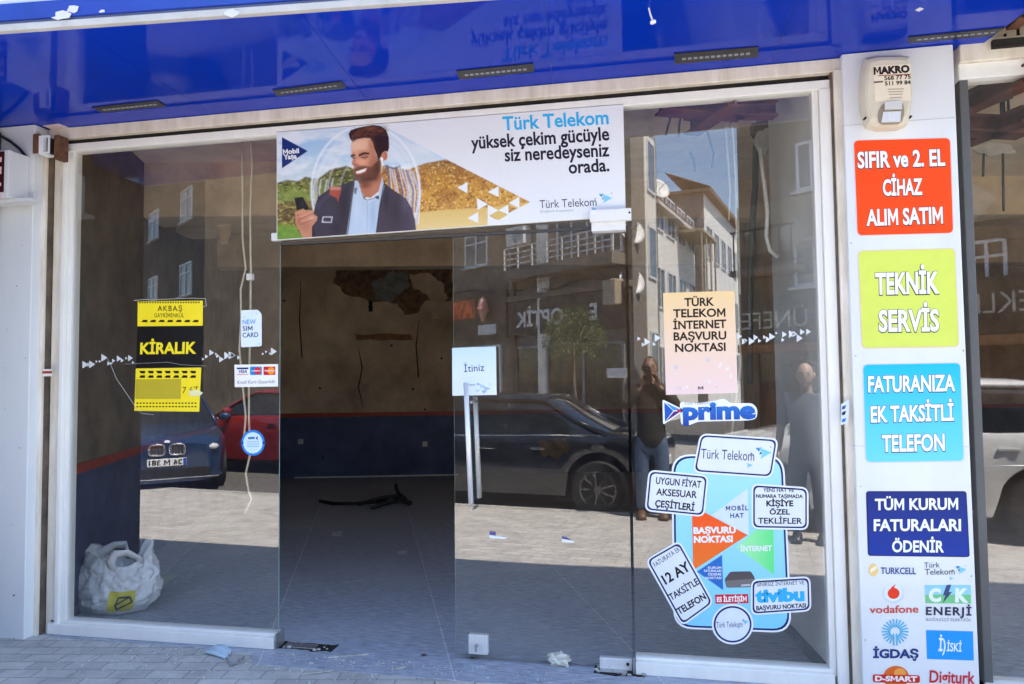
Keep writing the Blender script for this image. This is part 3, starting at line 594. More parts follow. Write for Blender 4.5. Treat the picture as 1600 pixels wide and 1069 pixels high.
pt.poly(z4([(605, 270), (660, 245), (730, 240), (740, 320), (650, 330), (604, 340)]), (246, 200, 170), .7, 6); pt.poly(z4([(640, 400), (720, 390), (740, 430), (680, 450), (636, 440)]), (234, 168, 136), .7, 6)
pt.poly(z4([(760, 330), (800, 400), (815, 470), (770, 540), (740, 480), (745, 400)]), (160, 96, 68), .55, 7)
pt.poly(z4([(612, 474), (640, 456), (690, 448), (745, 452), (786, 420), (814, 396), (820, 480), (778, 545), (722, 576), (666, 580), (636, 556), (618, 514)]), (84, 48, 34), .86, 3)
pt.poly(z4([(622, 492), (662, 476), (722, 458), (708, 496), (666, 516), (634, 516)]), (188, 92, 80)); pt.poly(z4([(630, 492), (664, 480), (714, 464), (700, 488), (662, 504), (638, 506)]), (250, 246, 240))
pt.poly(z4([(590, 366), (622, 356), (628, 368), (598, 384)]), (34, 16, 12)); pt.poly(z4([(650, 362), (690, 344), (732, 348), (736, 360), (692, 360), (656, 378)]), (34, 16, 12))
pt.line(z4([(606, 388), (626, 390)]), 1.4, (40, 20, 16)); pt.line(z4([(674, 384), (698, 388), (718, 378)]), 1.5, (40, 20, 16)); pt.poly(z4([(672, 392), (700, 398), (720, 388), (700, 406)]), (176, 110, 84), .7, 2)
pt.line(z4([(634, 380), (614, 428), (622, 444), (650, 440)]), 1.2, (164, 96, 70), .85, 1.5)
pt.poly(ell(*z4([(850, 370)])[0], 4, 7.5, 20), (206, 132, 102)); pt.line(z4([(846, 352), (858, 366), (850, 392)]), 1.0, (140, 80, 60), .8)
pt.poly(z4([(576, 205), (592, 180), (630, 165), (690, 150), (760, 139), (815, 146), (858, 176), (880, 235), (882, 310), (872, 342), (852, 334), (832, 348), (815, 385), (800, 405), (788, 360), (768, 312), (758, 272), (738, 238), (690, 236), (640, 246), (608, 268), (588, 246)]), (54, 30, 22))
for k in range(9): pt.line(z4([(600+k*24, 232-k*3), (636+k*24, 190-k*2), (700+k*18, 168+k*3)]), 1.3, ((140, 78, 50), (96, 52, 34))[k % 2], .65, 1.6)
pt.line(z4([(824, 392), (832, 438)]), 2.4, (248, 248, 250)); pt.poly(ell(*z4([(826, 396)])[0], 2.2, 2.8, 14), (250, 250, 252))
pt.poly(z4([(436, 606), (520, 604), (517, 650), (494, 722), (488, 690), (432, 664)]), (178, 84, 62)); pt.poly(z4([(440, 606), (518, 604), (516, 628), (438, 630)]), (214, 150, 130), .8, 2)
pt.line(z4([(385, 832), (452, 832), (446, 872), (378, 870)]), 1.8, (236, 236, 240), 1, .7, True)
pt.poly(z4([(190, 930), (240, 985), (330, 985), (312, 900), (250, 880)]), (40, 36, 50))
pt.poly(z4([(172, 795), (236, 768), (250, 780), (312, 786), (316, 812), (342, 828), (338, 858), (300, 902), (300, 985), (232, 985), (200, 930), (178, 880)]), (206, 140, 110))
pt.poly(z4([(168, 688), (232, 680), (280, 772), (250, 782), (236, 768), (186, 782)]), (18, 18, 22))
for a, b in (((190, 820), (252, 778)), ((205, 850), (312, 800)), ((215, 888), (338, 836))): pt.line(z4([a, b]), 1.3, (140, 80, 60), .9, 1.2)
for a, b in (((200, 806), (244, 786)), ((214, 832), (304, 796)), ((226, 866), (332, 834))): pt.line(z4([a, b]), 2.2, (232, 172, 140), .7, 2)
def blob(x, y, rx, ry, col, a):          # soft airbrushed spot, in the close survey's own units
    cx, cy = z4([(x, y)])[0]; q = ((pt.P[:, 0]-cx)/(rx/4.859))**2+((pt.P[:, 1]-cy)/(ry/4.859))**2; pt.put(np.exp(-q)*a, col)
for x, y, rx, ry, c_, a_ in ((640, 290, 34, 30, (244, 196, 166), .75), (742, 300, 26, 50, (170, 104, 76), .6), (636, 355, 14, 40, (240, 186, 154), .5), (612, 376, 18, 12, (120, 66, 48), .55), (696, 372, 34, 13, (120, 66, 48), .5), (676, 418, 34, 22, (240, 172, 138), .7), (630, 438, 20, 9, (150, 84, 62), .6), (742, 430, 26, 34, (176, 104, 76), .5), (664, 452, 40, 9, (120, 66, 46), .55), (660, 520, 34, 14, (110, 66, 48), .5), (665, 548, 22, 12, (130, 84, 62), .45), (790, 470, 20, 60, (64, 34, 24), .5), (800, 395, 10, 34, (84, 48, 34), .6), (740, 545, 60, 16, (48, 26, 20), .6), (770, 610, 36, 44, (214, 146, 112), .45), (700, 600, 46, 20, (104, 56, 40), .55), (604, 300, 8, 40, (250, 214, 190), .5), (650, 210, 40, 12, (122, 70, 44), .55), (740, 165, 50, 12, (150, 88, 54), .6), (840, 210, 24, 60, (30, 16, 12), .6), (800, 250, 20, 60, (36, 20, 14), .5), (600, 225, 18, 16, (40, 22, 16), .5),
    (640, 760, 30, 140, (214, 226, 240), .5), (760, 820, 22, 110, (150, 172, 204), .5), (700, 900, 20, 80, (210, 222, 238), .4), (420, 820, 60, 120, (70, 64, 84), .45), (540, 760, 36, 130, (30, 26, 36), .5), (480, 920, 40, 50, (28, 24, 34), .5), (930, 800, 50, 120, (38, 32, 44), .5), (1000, 740, 30, 60, (110, 100, 124), .4), (860, 700, 24, 90, (28, 24, 34), .55), (1040, 900, 26, 80, (84, 76, 98), .35), (250, 900, 40, 40, (160, 100, 76), .5), (200, 870, 16, 40, (150, 92, 70), .5), (300, 840, 24, 14, (240, 188, 160), .5), (230, 730, 18, 30, (58, 58, 66), .5)): blob(x, y, rx, ry, c_, a_)
rnd = random.Random(8)
for k in range(70):
    x0, y0 = rnd.uniform(590, 850), rnd.uniform(155, 235); dx = rnd.uniform(14, 46); pt.line(z4([(x0, y0), (x0+dx*.5, y0-rnd.uniform(4, 16)), (x0+dx, y0-rnd.uniform(-4, 12))]), .6, ((128, 74, 46), (30, 16, 12), (84, 48, 32), (166, 102, 66))[k % 4], .5, .8)
for k in range(60):
    x0, y0 = rnd.uniform(625, 800), rnd.uniform(500, 565); pt.line(z4([(x0, y0), (x0+rnd.uniform(-6, 6), y0+10)]), .5, ((44, 24, 18), (120, 78, 58))[k % 2], .5, .7)
gn = np.array([mnoise.noise(Vector((x*.45, y*.45, 2.0))) for x, y in pt.P])*.045+np.random.RandomState(4).normal(0, .012, len(pt.P)); pt.c = np.clip(pt.c*(1+gn[:, None]), 0, 1)
# white triangle cut-outs of the design
for tr in ([(80, 632), (152, 590), (152, 672)], [(300, 662), (378, 620), (378, 700)], [(220, 706), (298, 750), (226, 792)], [(155, 850), (230, 806), (230, 886)], [(450, 742), (526, 696), (526, 778)], [(300, 755), (375, 795), (300, 838)], [(375, 795), (448, 752), (448, 826)]): pt.poly(z5(tr), (240, 242, 246))
pt.poly(z5([(300, 828), (375, 870), (450, 822), (450, 950), (300, 950)]), (238, 240, 245)); pt.poly(z5([(312, 832), (376, 796), (442, 828), (376, 866)]), (226, 190, 110)); pt.poly(z5([(298, 760), (303, 760), (303, 940), (298, 940)]), (238, 240, 245))
# badge and small arrow logo
pt.poly(z4([(74, 230), (268, 335), (74, 466)]), (20, 46, 118))
def arrow_logo(put, cx, cy, s):          # pale blue arrowhead with flying bits
    put([(cx-.9*s, cy-.55*s), (cx-.2*s, cy-.62*s), (cx-.5*s, cy-.1*s)], (60, 140, 190)); put([(cx-.5*s, cy-.6*s), (cx+1.0*s, cy-.02*s), (cx-.3*s, cy+.75*s), (cx-.12*s, cy+.1*s)], (126, 204, 240))
    put([(cx-.35*s, cy-.1*s), (cx-.12*s, cy+.1*s), (cx-.45*s, cy+.25*s)], (40, 70, 110))
    put([(cx+.85*s, cy-.75*s), (cx+1.0*s, cy-.68*s), (cx+.87*s, cy-.55*s)], (120, 70, 80)); put([(cx-1.5*s, cy+.0*s), (cx-1.25*s, cy+.1*s), (cx-1.45*s, cy+.25*s)], (50, 60, 80)); put([(cx-1.9*s, cy+1.25*s), (cx-1.2*s, cy+1.5*s), (cx-1.85*s, cy+1.85*s)], (140, 200, 236))
arrow_logo(lambda p, c: pt.poly(p, c), 946, 312, 11)
me = bpy.data.meshes.new("printed_picture")
fs = [(i*(NX+1)+k, (i+1)*(NX+1)+k, (i+1)*(NX+1)+k+1, i*(NX+1)+k+1) for i in range(NZ) for k in range(NX)]
me.from_pydata([(p[0], BY, p[2]) for p in W3], [], fs)
ca = me.color_attributes.new("print", 'FLOAT_COLOR', 'POINT'); ca.data.foreach_set("color", np.concatenate([np.clip(pt.c, 0, 1)*.92, np.ones((len(W3), 1))], 1).astype(np.float32).ravel())
me.materials.append(attr_mat("printed_banner_ink", .3)); o = bpy.data.objects.new("printed_picture", me); COL.objects.link(o); adopt(o, ban)
ty = BY-.0008
text(ban, "Türk Telekom", (788, 207), (952, 197), 21, print_mat((52, 176, 232)), ty, .023)
KD = print_mat((34, 30, 48))
text(ban, "yüksek çekim gücüyle", (739, 236), (953, 222), 20, KD, ty, .023); text(ban, "siz neredeyseniz", (791, 255), (953, 247), 20, KD, ty, .023); text(ban, "orada.", (890, 274), (953, 270), 20, KD, ty, .023)
text(ban, "Türk Telekom", (845, 328), (933, 324), 12.5, print_mat((70, 74, 86)), ty, .0)
text(ban, "Değerli hissettirir", (846, 334.5), (898, 332.5), 3.4, print_mat((150, 154, 162)), ty, .0)
text(ban, "Mobil", (447, 244), (472, 242), 7.5, W, ty, .04); text(ban, "Yaşa", (448, 252), (468.5, 250.5), 7.5, W, ty, .04)

# ================================================================== PRINTS ON THE LEFT PANE
S0 = -.0016                               # front of a first layer on the glass
YEL = print_mat((250, 226, 40))
t = thing("rental_poster", "yellow and black rental notice reading KİRALIK on the left pane", "poster", tuple(F(265, 555)))
sheet(t, "paper_top", [(215.5, 471), (317, 470), (317, 509), (215, 510)], YEL, S0, .0014)
sheet(t, "black_band", [(215, 510.3), (317, 509.3), (315.5, 574), (213, 575.5)], print_mat((14, 13, 14)), S0, .0014)
sheet(t, "paper_bottom", [(212.5, 576), (314.5, 574.5), (311.5, 643.5), (210, 642)], YEL, S0, .0014)
KB = print_mat((18, 16, 14)); OL = print_mat((96, 84, 24))
text(t, "AKBAŞ", (246.5, 486), (285, 486), 8.2, OL, S0-.0006, .02, space=1.25); text(t, "GAYRİMENKUL", (241.5, 496), (288, 496), 6.4, OL, S0-.0006, .005)
mb = MB()
for k in range(7): x = 221+k*13.3; A = [F(x+dx, y) for dx, y in ((0, 503.5), (3, 500), (9.5, 500), (9.5, 503.5))]; mb.prism([(p.x, S0-.0006, p.z) for p in A], (0, .0004, 0))
for k in range(7):
    for y0, y1, d in ((579.5, 583.5, 3), (590.5, 586.5, 3)):
        x = 217.5+k*13.2; A = [F(x+dx, y) for dx, y in ((0, y0), (9.5, y0), (9.5, y1), (d, y1))]; mb.prism([(p.x, S0-.0006, p.z) for p in A], (0, .0004, 0))
for k in range(19):
    for y in (629, 634.5): x = 213.5+k*5.05; A = [F(x+dx, y+dy) for dx, dy in ((0, 0), (2.8, 0), (2.8, 2), (0, 2))]; mb.prism([(p.x, S0-.0006, p.z) for p in A], (0, .0004, 0))
for k in range(24): x = 218+k*4.0; A = [F(x+dx, y) for dx, y in ((0, 471.2), (2, 471.2), (2, 474), (0, 474))]; mb.prism([(p.x, S0-.0006, p.z) for p in A], (0, .0004, 0))
mb.build("stripe_pattern", KB, t)
text(t, "KİRALIK", (219, 553), (307, 552), 17.5, YEL, S0-.0006, .035, slant=.06)
sheet(t, "blank_patch", [(212.5, 593), (283.5, 592), (282.5, 623.5), (211.3, 623.5)], print_mat((192, 174, 44)), S0-.0008, .0006)
text(t, "7 67", (285, 615), (309, 614), 10, OL, S0-.0006, .0, slant=.1)
sheet(t, "torn_tape", [(296, 610), (309, 609), (318, 614), (312, 619), (297, 619)], print_mat((232, 226, 178)), S0-.0012, .0004)
# clear sleeve around the notice
mb = MB(); sl_p = [F(*p) for p in ((210, 470), (224, 468), (240, 468.5), (300, 466), (322, 467), (323, 478), (318, 480))]; mb.tube([(p.x, -.004, p.z) for p in sl_p], .0018, 6); mb.build("sleeve_edge", print_mat((190, 190, 184)), t)
t = thing("sim_card_sticker", "white sim card shaped sticker reading NEW SIM CARD on the left pane", "sticker", tuple(F(393, 513)))
sheet(t, "card", rpoly([(376.5, 485), (403, 484), (409, 491), (409, 541), (377, 543)], 3), print_mat((222, 236, 246)), S0, .0014)
text(t, "NEW", (379.5, 507), (400, 506.5), 7.2, print_mat((60, 150, 205)), S0-.0006, .012); text(t, "SIM", (379.5, 517), (395, 516.5), 7.2, NAVY, S0-.0006, .012); text(t, "CARD", (379.5, 527.5), (404, 526.5), 7.2, NAVY, S0-.0006, .012)
for q in ((381, 495), (400, 489), (405, 536)): sheet(t, "triangle_mark", [(q[0], q[1]), (q[0]+2, q[1]+1), (q[0], q[1]+2.2)], print_mat((90, 170, 220)), S0-.0006, .0004)
t = thing("card_payment_sticker", "white sticker of bank card logos at the left pane's right edge", "sticker", tuple(F(400, 587)))
sheet(t, "label", [(366.5, 570), (434.5, 569), (434.5, 604), (367, 605)], print_mat((240, 240, 242)), S0, .0014)
sheet(t, "card_mark", [(370.5, 574.5), (388.5, 574.3), (388.5, 577), (370.5, 577.2)], print_mat((30, 44, 110)), S0-.0006, .0004); text(t, "VISA", (372.5, 583), (386.5, 582.7), 4.6, print_mat((26, 40, 108)), S0-.0006, .03, slant=.15); sheet(t, "card_mark", [(370.5, 584.8), (388.5, 584.6), (388.5, 585.8), (370.5, 586)], print_mat((222, 140, 120)), S0-.0006, .0004)
for x0, ca_, cb_, cc in ((391, (20, 120, 200), (216, 36, 44), (40, 150, 210)), (412, (206, 24, 36), (244, 150, 40), (206, 24, 36))):
    sheet(t, "card_mark", rpoly([(x0, 573), (x0+18.5, 572.8), (x0+18.5, 586), (x0, 586.2)], 1.5), print_mat(cc), S0-.0006, .0004); sheet(t, "logo_disc", ell(x0+6.5, 579.5, 5.6, 5.8), print_mat(ca_), S0-.0010, .0003); sheet(t, "logo_disc", ell(x0+12, 579.5, 5.6, 5.8), print_mat(cb_), S0-.0013, .0003)
text(t, "maestro", (393.5, 580.5), (407.5, 580.4), 2.6, W, S0-.0017, .02); text(t, "MasterCard", (414, 580.5), (429, 580.4), 2.6, W, S0-.0017, .02)
text(t, "Kredi Kartı Geçerlidir", (371, 600), (430.5, 598.6), 5.2, print_mat((110, 104, 104)), S0-.0006, .0, slant=.2)
t = thing("round_sticker", "round blue rimmed sticker low on the left pane's right edge", "sticker", tuple(F(395, 692)))
sheet(t, "rim", ell(395.5, 692, 18.3, 20), print_mat((26, 128, 216)), S0, .0014); sheet(t, "disc", ell(395.5, 692, 15, 16.5), print_mat((206, 230, 244)), S0-.0006, .0005)
sheet(t, "small_print", [(388, 683), (398, 682.5), (398, 686), (388, 686.5)], print_mat((70, 110, 150)), S0-.001, .0003); sheet(t, "arrow_mark", [(403, 681), (403, 688), (399.5, 684.5)], print_mat((30, 80, 160)), S0-.001, .0004)
for y in (691, 694.5, 698): sheet(t, "small_print", [(386, y-1.2), (405, y-1.2), (405, y), (386, y)], print_mat((140, 176, 204)), S0-.001, .0003)
for x in (378, 413): sheet(t, "notch", ell(x, 692, 3, 2.2, 16), print_mat((20, 60, 130)), S0-.001, .0004)
# frosted triangles along the glass, one strip per pane
frost = mat("frosted_film", (.66, .68, .68), .6, var=.05)
rnd = random.Random(11)
def tri_strip(label, x0, x1, y0, y1, n, skip=()):
    mb = MB()
    for k in range(n):
        x = x0+(x1-x0)*(k+rnd.uniform(.1, .9))/n; y = y0+(y1-y0)*(x-x0)/(x1-x0)+rnd.choice((-5.5, 0, 5.5, -3, 4)); s = rnd.choice((2.2, 3.2, 4.8, 6.0))
        if any(a < x < b for a, b in skip): continue
        A = [F(x-s*.6, y-s), F(x+s*.95, y), F(x-s*.6, y+s)]; mb.prism([(p.x, S0+.0006, p.z) for p in A], (0, .0006, 0))
    return tag(mb.build("frosted_triangles", frost), label, "window film")
tri_strip("row of frosted triangles across the left window pane", 130, 432, 566, 552, 52, ((214, 316), (376, 410)))
tri_strip("row of frosted triangles across the right window pane", 996, 1264, 535, 524, 40, ((1034, 1152),))
# crack and tape marks over the left pane
mb = MB(); C1 = [(168, 560), (174, 572), (182, 592), (196, 612), (208, 630), (214, 640), (222, 646), (240, 648)]; mb.tube([(F(*p).x, -.0008, F(*p).z) for p in C1], .0016, 5)
tag(mb.build("glass_crack", print_mat((176, 176, 170))), "pale crack running down the left pane beside the rental notice", "crack")
mb = MB(); C1 = [(196, 569), (240, 567), (262, 566), (284, 570), (322, 572)]; mb.tube([(F(*p).x, -.0042, F(*p).z) for p in C1], .0012, 5); tag(mb.build("tape_thread", print_mat((170, 170, 166))), "thin pale thread of tape above the lower yellow sheet", "tape")

# ================================================================== PRINTS ON THE DOOR
t = thing("push_sign", "square pale blue door notice reading İtiniz above the handle", "sign", tuple(F(741, 582)))
sheet(t, "card", [(706.5, 544), (775, 541.5), (776, 617), (707, 618.5)], ramp_mat("pale_blue_to_white_print", (226, 234, 242), (196, 218, 238)), S0, .0016)
text(t, "İtiniz", (725.5, 581.5), (757, 579.5), 11, NAVY, S0-.0006, .0)
text(t, "Türk Telekom", (725, 603), (743, 602.5), 3, print_mat((70, 90, 120)), S0-.0006, .0)
for q, s, c in (((748, 600), 3, (120, 180, 220)), ((754, 603), 5, (180, 206, 226)), ((761, 607), 6, (170, 196, 220)), ((747, 610), 4, (196, 214, 230)), ((766, 600), 4, (206, 222, 236)), ((757, 612), 4, (150, 180, 206))): sheet(t, "triangle_mark", [(q[0]-s, q[1]-s*.6), (q[0]+s, q[1]), (q[0]-s*.6, q[1]+s*.8)], print_mat(c), S0-.0006, .0004)
for k, (x, y, w) in enumerate(((765, 836, 27), (878, 842, 20))):
    t = thing("arrow_sticker", ["white and violet arrow sticker low on the glass door, nearer the handle", "white and violet arrow sticker low on the glass door, nearer the hinge"][k], "sticker", tuple(F(x, y)))
    sheet(t, "strip", [(x, y), (x+w, y+3.5), (x+w-2, y+6), (x, y+5)], W, S0, .0008); sheet(t, "flag", [(x, y-6+k*2), (x+w*.35, y-5+k*2), (x+w*(.35+.35*k), y+1+k), (x, y)], print_mat((98, 92, 150)), S0, .0008)

# ================================================================== PRINTS ON THE RIGHT PANE
t = thing("internet_poster", "peach coloured paper poster with five lines of black capitals on the right pane", "poster", tuple(F(1093, 535)))
sheet(t, "paper", [(1036, 458), (1147.5, 454.5), (1152.5, 614), (1040.5, 617)], ramp_mat("peach_poster_print", (236, 208, 204), (238, 204, 150)), S0, .0014)
PK = print_mat((40, 28, 22))
for b, x0, x1, y0, y1 in (("TÜRK", 1069.5, 1116, 478.5, 477.5), ("TELEKOM", 1052, 1133.5, 496, 494.5), ("İNTERNET", 1052, 1135, 514.5, 512), ("BAŞVURU", 1052.5, 1135, 532, 530), ("NOKTASI", 1055, 1134, 550, 548)): text(t, b, (x0, y0), (x1, y1), 12.6, PK, S0-.0006, .028)
rnd = random.Random(5)
for k in range(14):
    x, y, s = rnd.uniform(1046, 1146), rnd.uniform(563, 608), rnd.choice((3, 4, 6)); a0 = rnd.uniform(0, 1); pp = []
    for i in range(12): r = s if i % 2 == 0 else s*.22; pp.append((x+r*math.cos(a0+i*math.pi/6), y+r*math.sin(a0+i*math.pi/6)))
    sheet(t, "star_mark", pp, print_mat(((236, 226, 226), (196, 200, 214), (244, 238, 236))[k % 3]), S0-.0004-.0002*(k % 3), .0003)
text(t, "M", (1091, 609), (1099, 608.5), 5, print_mat((60, 60, 90)), S0-.0012, .02)
t = thing("word_sticker", "white edged blue word sticker with a triangle logo below the peach poster", "sticker", tuple(F(1110, 642)))
def halo(parent, body, pl, pr, cap, m, Y, bold, sp=1.0): return text(parent, body, pl, pr, cap, m, Y, bold, name="outline", space=sp)
v, f, a0, a1 = glyphs("prime", .05)
BLUE = ramp_mat("blue_to_deep_blue_print", (30, 60, 160), (44, 120, 200))
sheet(t, "backing", rpoly([(1062, 628), (1090, 630), (1118, 626), (1132, 622), (1140, 630), (1176, 630), (1184, 640), (1182, 654), (1172, 657), (1090, 659), (1076, 665), (1064, 664)], 6), W, S0, .0010)
sheet(t, "arrow_backing", rpoly([(1035, 624), (1070, 641), (1036, 664)], 4), W, S0, .0012)
sheet(t, "arrow", [(1038, 629), (1052, 642), (1039, 659)], print_mat((30, 90, 180)), S0-.0006, .0005); sheet(t, "arrow", [(1040, 629), (1065, 641), (1052, 641)], print_mat((60, 150, 220)), S0-.0006, .0005); sheet(t, "arrow", [(1040, 659), (1065, 642), (1053, 643)], print_mat((90, 40, 120)), S0-.0006, .0005); sheet(t, "arrow", [(1058, 639), (1066, 641.5), (1058, 644)], print_mat((210, 40, 60)), S0-.0010, .0004)
text(t, "prime", (1067, 655), (1181, 653), 27, BLUE, S0-.0006, .055)
text(t, "Türk Telekom", (1069, 633), (1109, 631.5), 4.6, print_mat((150, 156, 172)), S0-.0006, .0)
# ---- the big application point sticker and the plates stuck over it
base = thing("application_sticker", "large pale blue service sticker with orange, green and blue arrows, low on the right pane", "sticker", tuple(F(1142, 850)))
bp = [(1053, 714), (1221, 714), (1233, 985), (1056, 978)]
sheet(base, "white_edge", rpoly(grow(bp, 4), 30), W, S0, .0008); sheet(base, "navy_edge", rpoly(grow(bp, 1.2), 28), NAVY, S0-.0006, .0008); sheet(base, "blue_field", rpoly(grow(bp, -1.8), 26), ramp_mat("sky_blue_print", (132, 208, 244), (168, 224, 250)), S0-.0012, .0008)
L1 = S0-.0018
sheet(base, "arrow_white", [(1112, 805), (1168, 763), (1170, 836), (1150, 826)], print_mat((214, 226, 244)), L1, .0005)
sheet(base, "arrow_orange", [(1081, 790), (1168, 836), (1083, 891)], ramp_mat("orange_print", (246, 120, 40), (250, 78, 20)), L1-.0004, .0006)
sheet(base, "arrow_green", [(1150, 855), (1180, 828), (1208.5, 828), (1209.5, 898)], ramp_mat("green_print", (170, 236, 178), (96, 226, 130), 'X'), L1, .0005)
sheet(base, "arrow_blue", [(1089, 893), (1128, 867), (1130, 922)], print_mat((44, 110, 190)), L1, .0005)
LT = L1-.0010
text(base, "BAŞVURU", (1083.5, 833.5), (1149.5, 832.5), 10, W, LT, .05); text(base, "NOKTASI", (1084, 847.5), (1145, 846.5), 10, W, LT, .05)
text(base, "MOBİL", (1134, 797.5), (1169, 797), 7, NAVY, LT, .02, space=1.2); text(base, "HAT", (1141, 809), (1162, 808.5), 7, NAVY, LT, .02, space=1.2)
text(base, "İNTERNET", (1156.5, 861), (1206, 860), 8, W, LT, .04)
for y, b in ((888.5, "KURUM"), (893.5, "FATURALARI"), (899, "ÖDEME"), (904.5, "NOKTASI")): text(base, b, (1100+max(0, 16-len(b)*2), y), (1127, y), 3.6, W, LT, .02)
rb = [F(*p) for p in ((1132, 900), (1139, 893), (1172, 892), (1179, 900), (1178, 917), (1134, 917))]
sheet(base, "router_picture", rpoly([(1132, 905), (1141, 893), (1173, 892.5), (1179, 902), (1179, 917), (1135, 918)], 3), print_mat((86, 80, 80)), LT, .0004); sheet(base, "router_front", [(1133, 907), (1179, 904), (1179, 916.5), (1135, 917.5)], print_mat((118, 112, 112)), LT-.0004, .0003); sheet(base, "router_light", [(1158, 913), (1172, 912), (1172, 915), (1158, 916)], print_mat((190, 190, 196)), LT-.0007, .0003)
sheet(base, "red_tag", [(1117, 929), (1168.5, 928), (1169.5, 942), (1118, 943)], print_mat((214, 30, 40)), LT, .0005); text(base, "ES İLETİŞİM", (1120, 940), (1166.5, 939), 7.6, W, LT-.0004, .04)
def plate(name, label, quad, r, Y, lines):
    c = F(sum(p[0] for p in quad)/4, sum(p[1] for p in quad)/4); t = thing(name, label, "sticker", tuple(c))
    sheet(t, "white_edge", rpoly(grow(quad, 4), r+4), W, Y, .0008); sheet(t, "navy_edge", rpoly(grow(quad, 1.3), r+1), NAVY, Y-.0006, .0008); sheet(t, "white_face", rpoly(grow(quad, -1.2), r), print_mat((226, 230, 240)), Y-.0012, .0008)
    for (b, x0, y0, x1, y1, cap, m, bo) in lines: text(t, b, (x0, y0), (x1, y1), cap, m, Y-.0018, bo)
    return t
PY_ = S0-.0036
tt = plate("slanted_name_sticker", "slightly tilted white sticker with pale blue arrow logo atop the blue sticker", [(1097, 681), (1212, 688.5), (1203, 743), (1086.5, 735)], 9, PY_, [("Türk Telekom", 1095, 716, 1178, 720, 15, print_mat((56, 60, 78)), .0)])
lay = [0]
def put_on(parent, Y):
    def put(p, c): lay[0] += 1; sheet(parent, "logo_piece", p, print_mat(c), Y-.00012*(lay[0] % 7), .0004)
    return put
arrow_logo(put_on(tt, PY_-.0018), 1192, 707, 13)
plate("accessory_sticker", "white sticker reading UYGUN FİYAT AKSESUAR ÇEŞİTLERİ at the blue sticker's left edge", [(1017, 738), (1103, 746), (1097, 803.5), (1011.5, 795)], 8, PY_, [("UYGUN FİYAT", 1024.5, 755.5, 1095, 762, 10.5, KB, .02), ("AKSESUAR", 1025, 773, 1088.5, 778, 10.5, KB, .02), ("ÇEŞİTLERİ", 1023, 791, 1084.5, 798, 10.5, KB, .03)])
plate("offer_sticker", "white sticker reading KİŞİYE ÖZEL TEKLİFLER at the blue sticker's upper right edge", [(1178, 759.5), (1259, 765), (1259, 824), (1178, 822.5)], 8, PY_, [("YENİ HAT VE", 1192, 768, 1240, 768.5, 5.6, KB, .02), ("NUMARA TAŞIMADA", 1181, 777.5, 1254, 778, 5.6, KB, .03), ("KİŞİYE", 1197, 790.5, 1239, 790.5, 8.8, KB, .04), ("ÖZEL", 1202, 803.5, 1234, 803.5, 8.2, KB, .03), ("TEKLİFLER", 1184, 817.5, 1253, 818, 8.8, KB, .02)])
plate("phone_sticker", "white slanted sticker reading 12 AY TAKSİTLE TELEFON at the blue sticker's left corner", [(1060, 849), (1111, 941), (1067, 973), (1013, 876)], 8, PY_, [("FATURAYA EK", 1024, 886, 1064, 859.5, 7.5, KB, .0), ("12 AY", 1040, 913, 1080, 889, 15.5, KB, .03), ("TAKSİTLE", 1049, 938, 1093, 911.5, 10.5, KB, .02), ("TELEFON", 1061.5, 960, 1104, 934.5, 10.5, KB, .03)])
plate("television_sticker", "white sticker with thick sky blue lowercase letters at the blue sticker's lower right edge", [(1177, 909), (1262, 904), (1263.5, 951), (1177, 957)], 8, PY_, [("SINIRSIZ İNTERNET VE", 1182.5, 916, 1256, 912.5, 6, KB, .0), ("tivibu", 1180, 940, 1257, 937, 20, print_mat((50, 178, 232)), .06), ("BAŞVURU NOKTASI", 1181.5, 953, 1259, 948.5, 6.6, KB, .03)])
t = thing("round_name_sticker", "round white sticker with small arrow logo at the blue sticker's bottom edge", "sticker", tuple(F(1144, 975)))
for n_, e, m_, yy in (("white_edge", 4, W, 0), ("navy_edge", 1, NAVY, -.0006), ("white_face", -1.8, print_mat((226, 232, 244)), -.0012)): sheet(t, n_, ell(1144.5, 975, 28.5+e, 27.5+e), m_, PY_+yy, .0008)
text(t, "Türk Telekom", (1119, 980), (1160, 979), 8.6, print_mat((70, 78, 100)), PY_-.0018, .0)
arrow_logo(put_on(t, PY_-.0018), 1164, 971, 6)
# ================================================================== PILLAR SIGNS
PS = PRY-.0016
def psign(label, quad, m, lines, edge=None, r=8):
    c = F(sum(p[0] for p in quad)/4, sum(p[1] for p in quad)/4, PRY); t = thing("service_sign", label, "sign", (c.x, PRY, c.z), "square service signs on the pillar")
    sheet(t, "edge", rpoly(grow(quad, 1.5), r+1), print_mat(edge or (214, 206, 206)), PS, .0012, PRY); sheet(t, "face", rpoly(quad, r), m, PS-.0006, .0012, PRY)
    for (b, x0, y0, x1, y1, cap) in lines:
        text(t, b, (x0, y0), (x1, y1), cap, print_mat((40, 36, 52)), PS-.0012, .058, PRY, name="letter_outline"); text(t, b, (x0+.8, y0-.5), (x1-.8, y1-.5), cap-1.2, print_mat((244, 244, 248)), PS-.0018, .032, PRY)
    return t
psign("orange square sign on the pillar reading SIFIR ve 2. EL CİHAZ ALIM SATIM", [(1334, 220), (1484, 216), (1489, 364), (1340, 368)], print_mat((250, 74, 12)), [("SIFIR ve 2. EL", 1339, 263, 1477.5, 259, 26), ("CİHAZ", 1378.5, 306, 1442, 304.5, 26), ("ALIM SATIM", 1353, 353, 1474, 349, 26)])
psign("lime green square sign on the pillar reading TEKNİK SERVİS", [(1341.5, 393), (1491, 389), (1497.5, 541), (1347.5, 543.5)], print_mat((210, 222, 96)), [("TEKNİK", 1367, 460, 1468, 458, 34), ("SERVİS", 1372, 518, 1468, 517, 34)], (226, 200, 170))
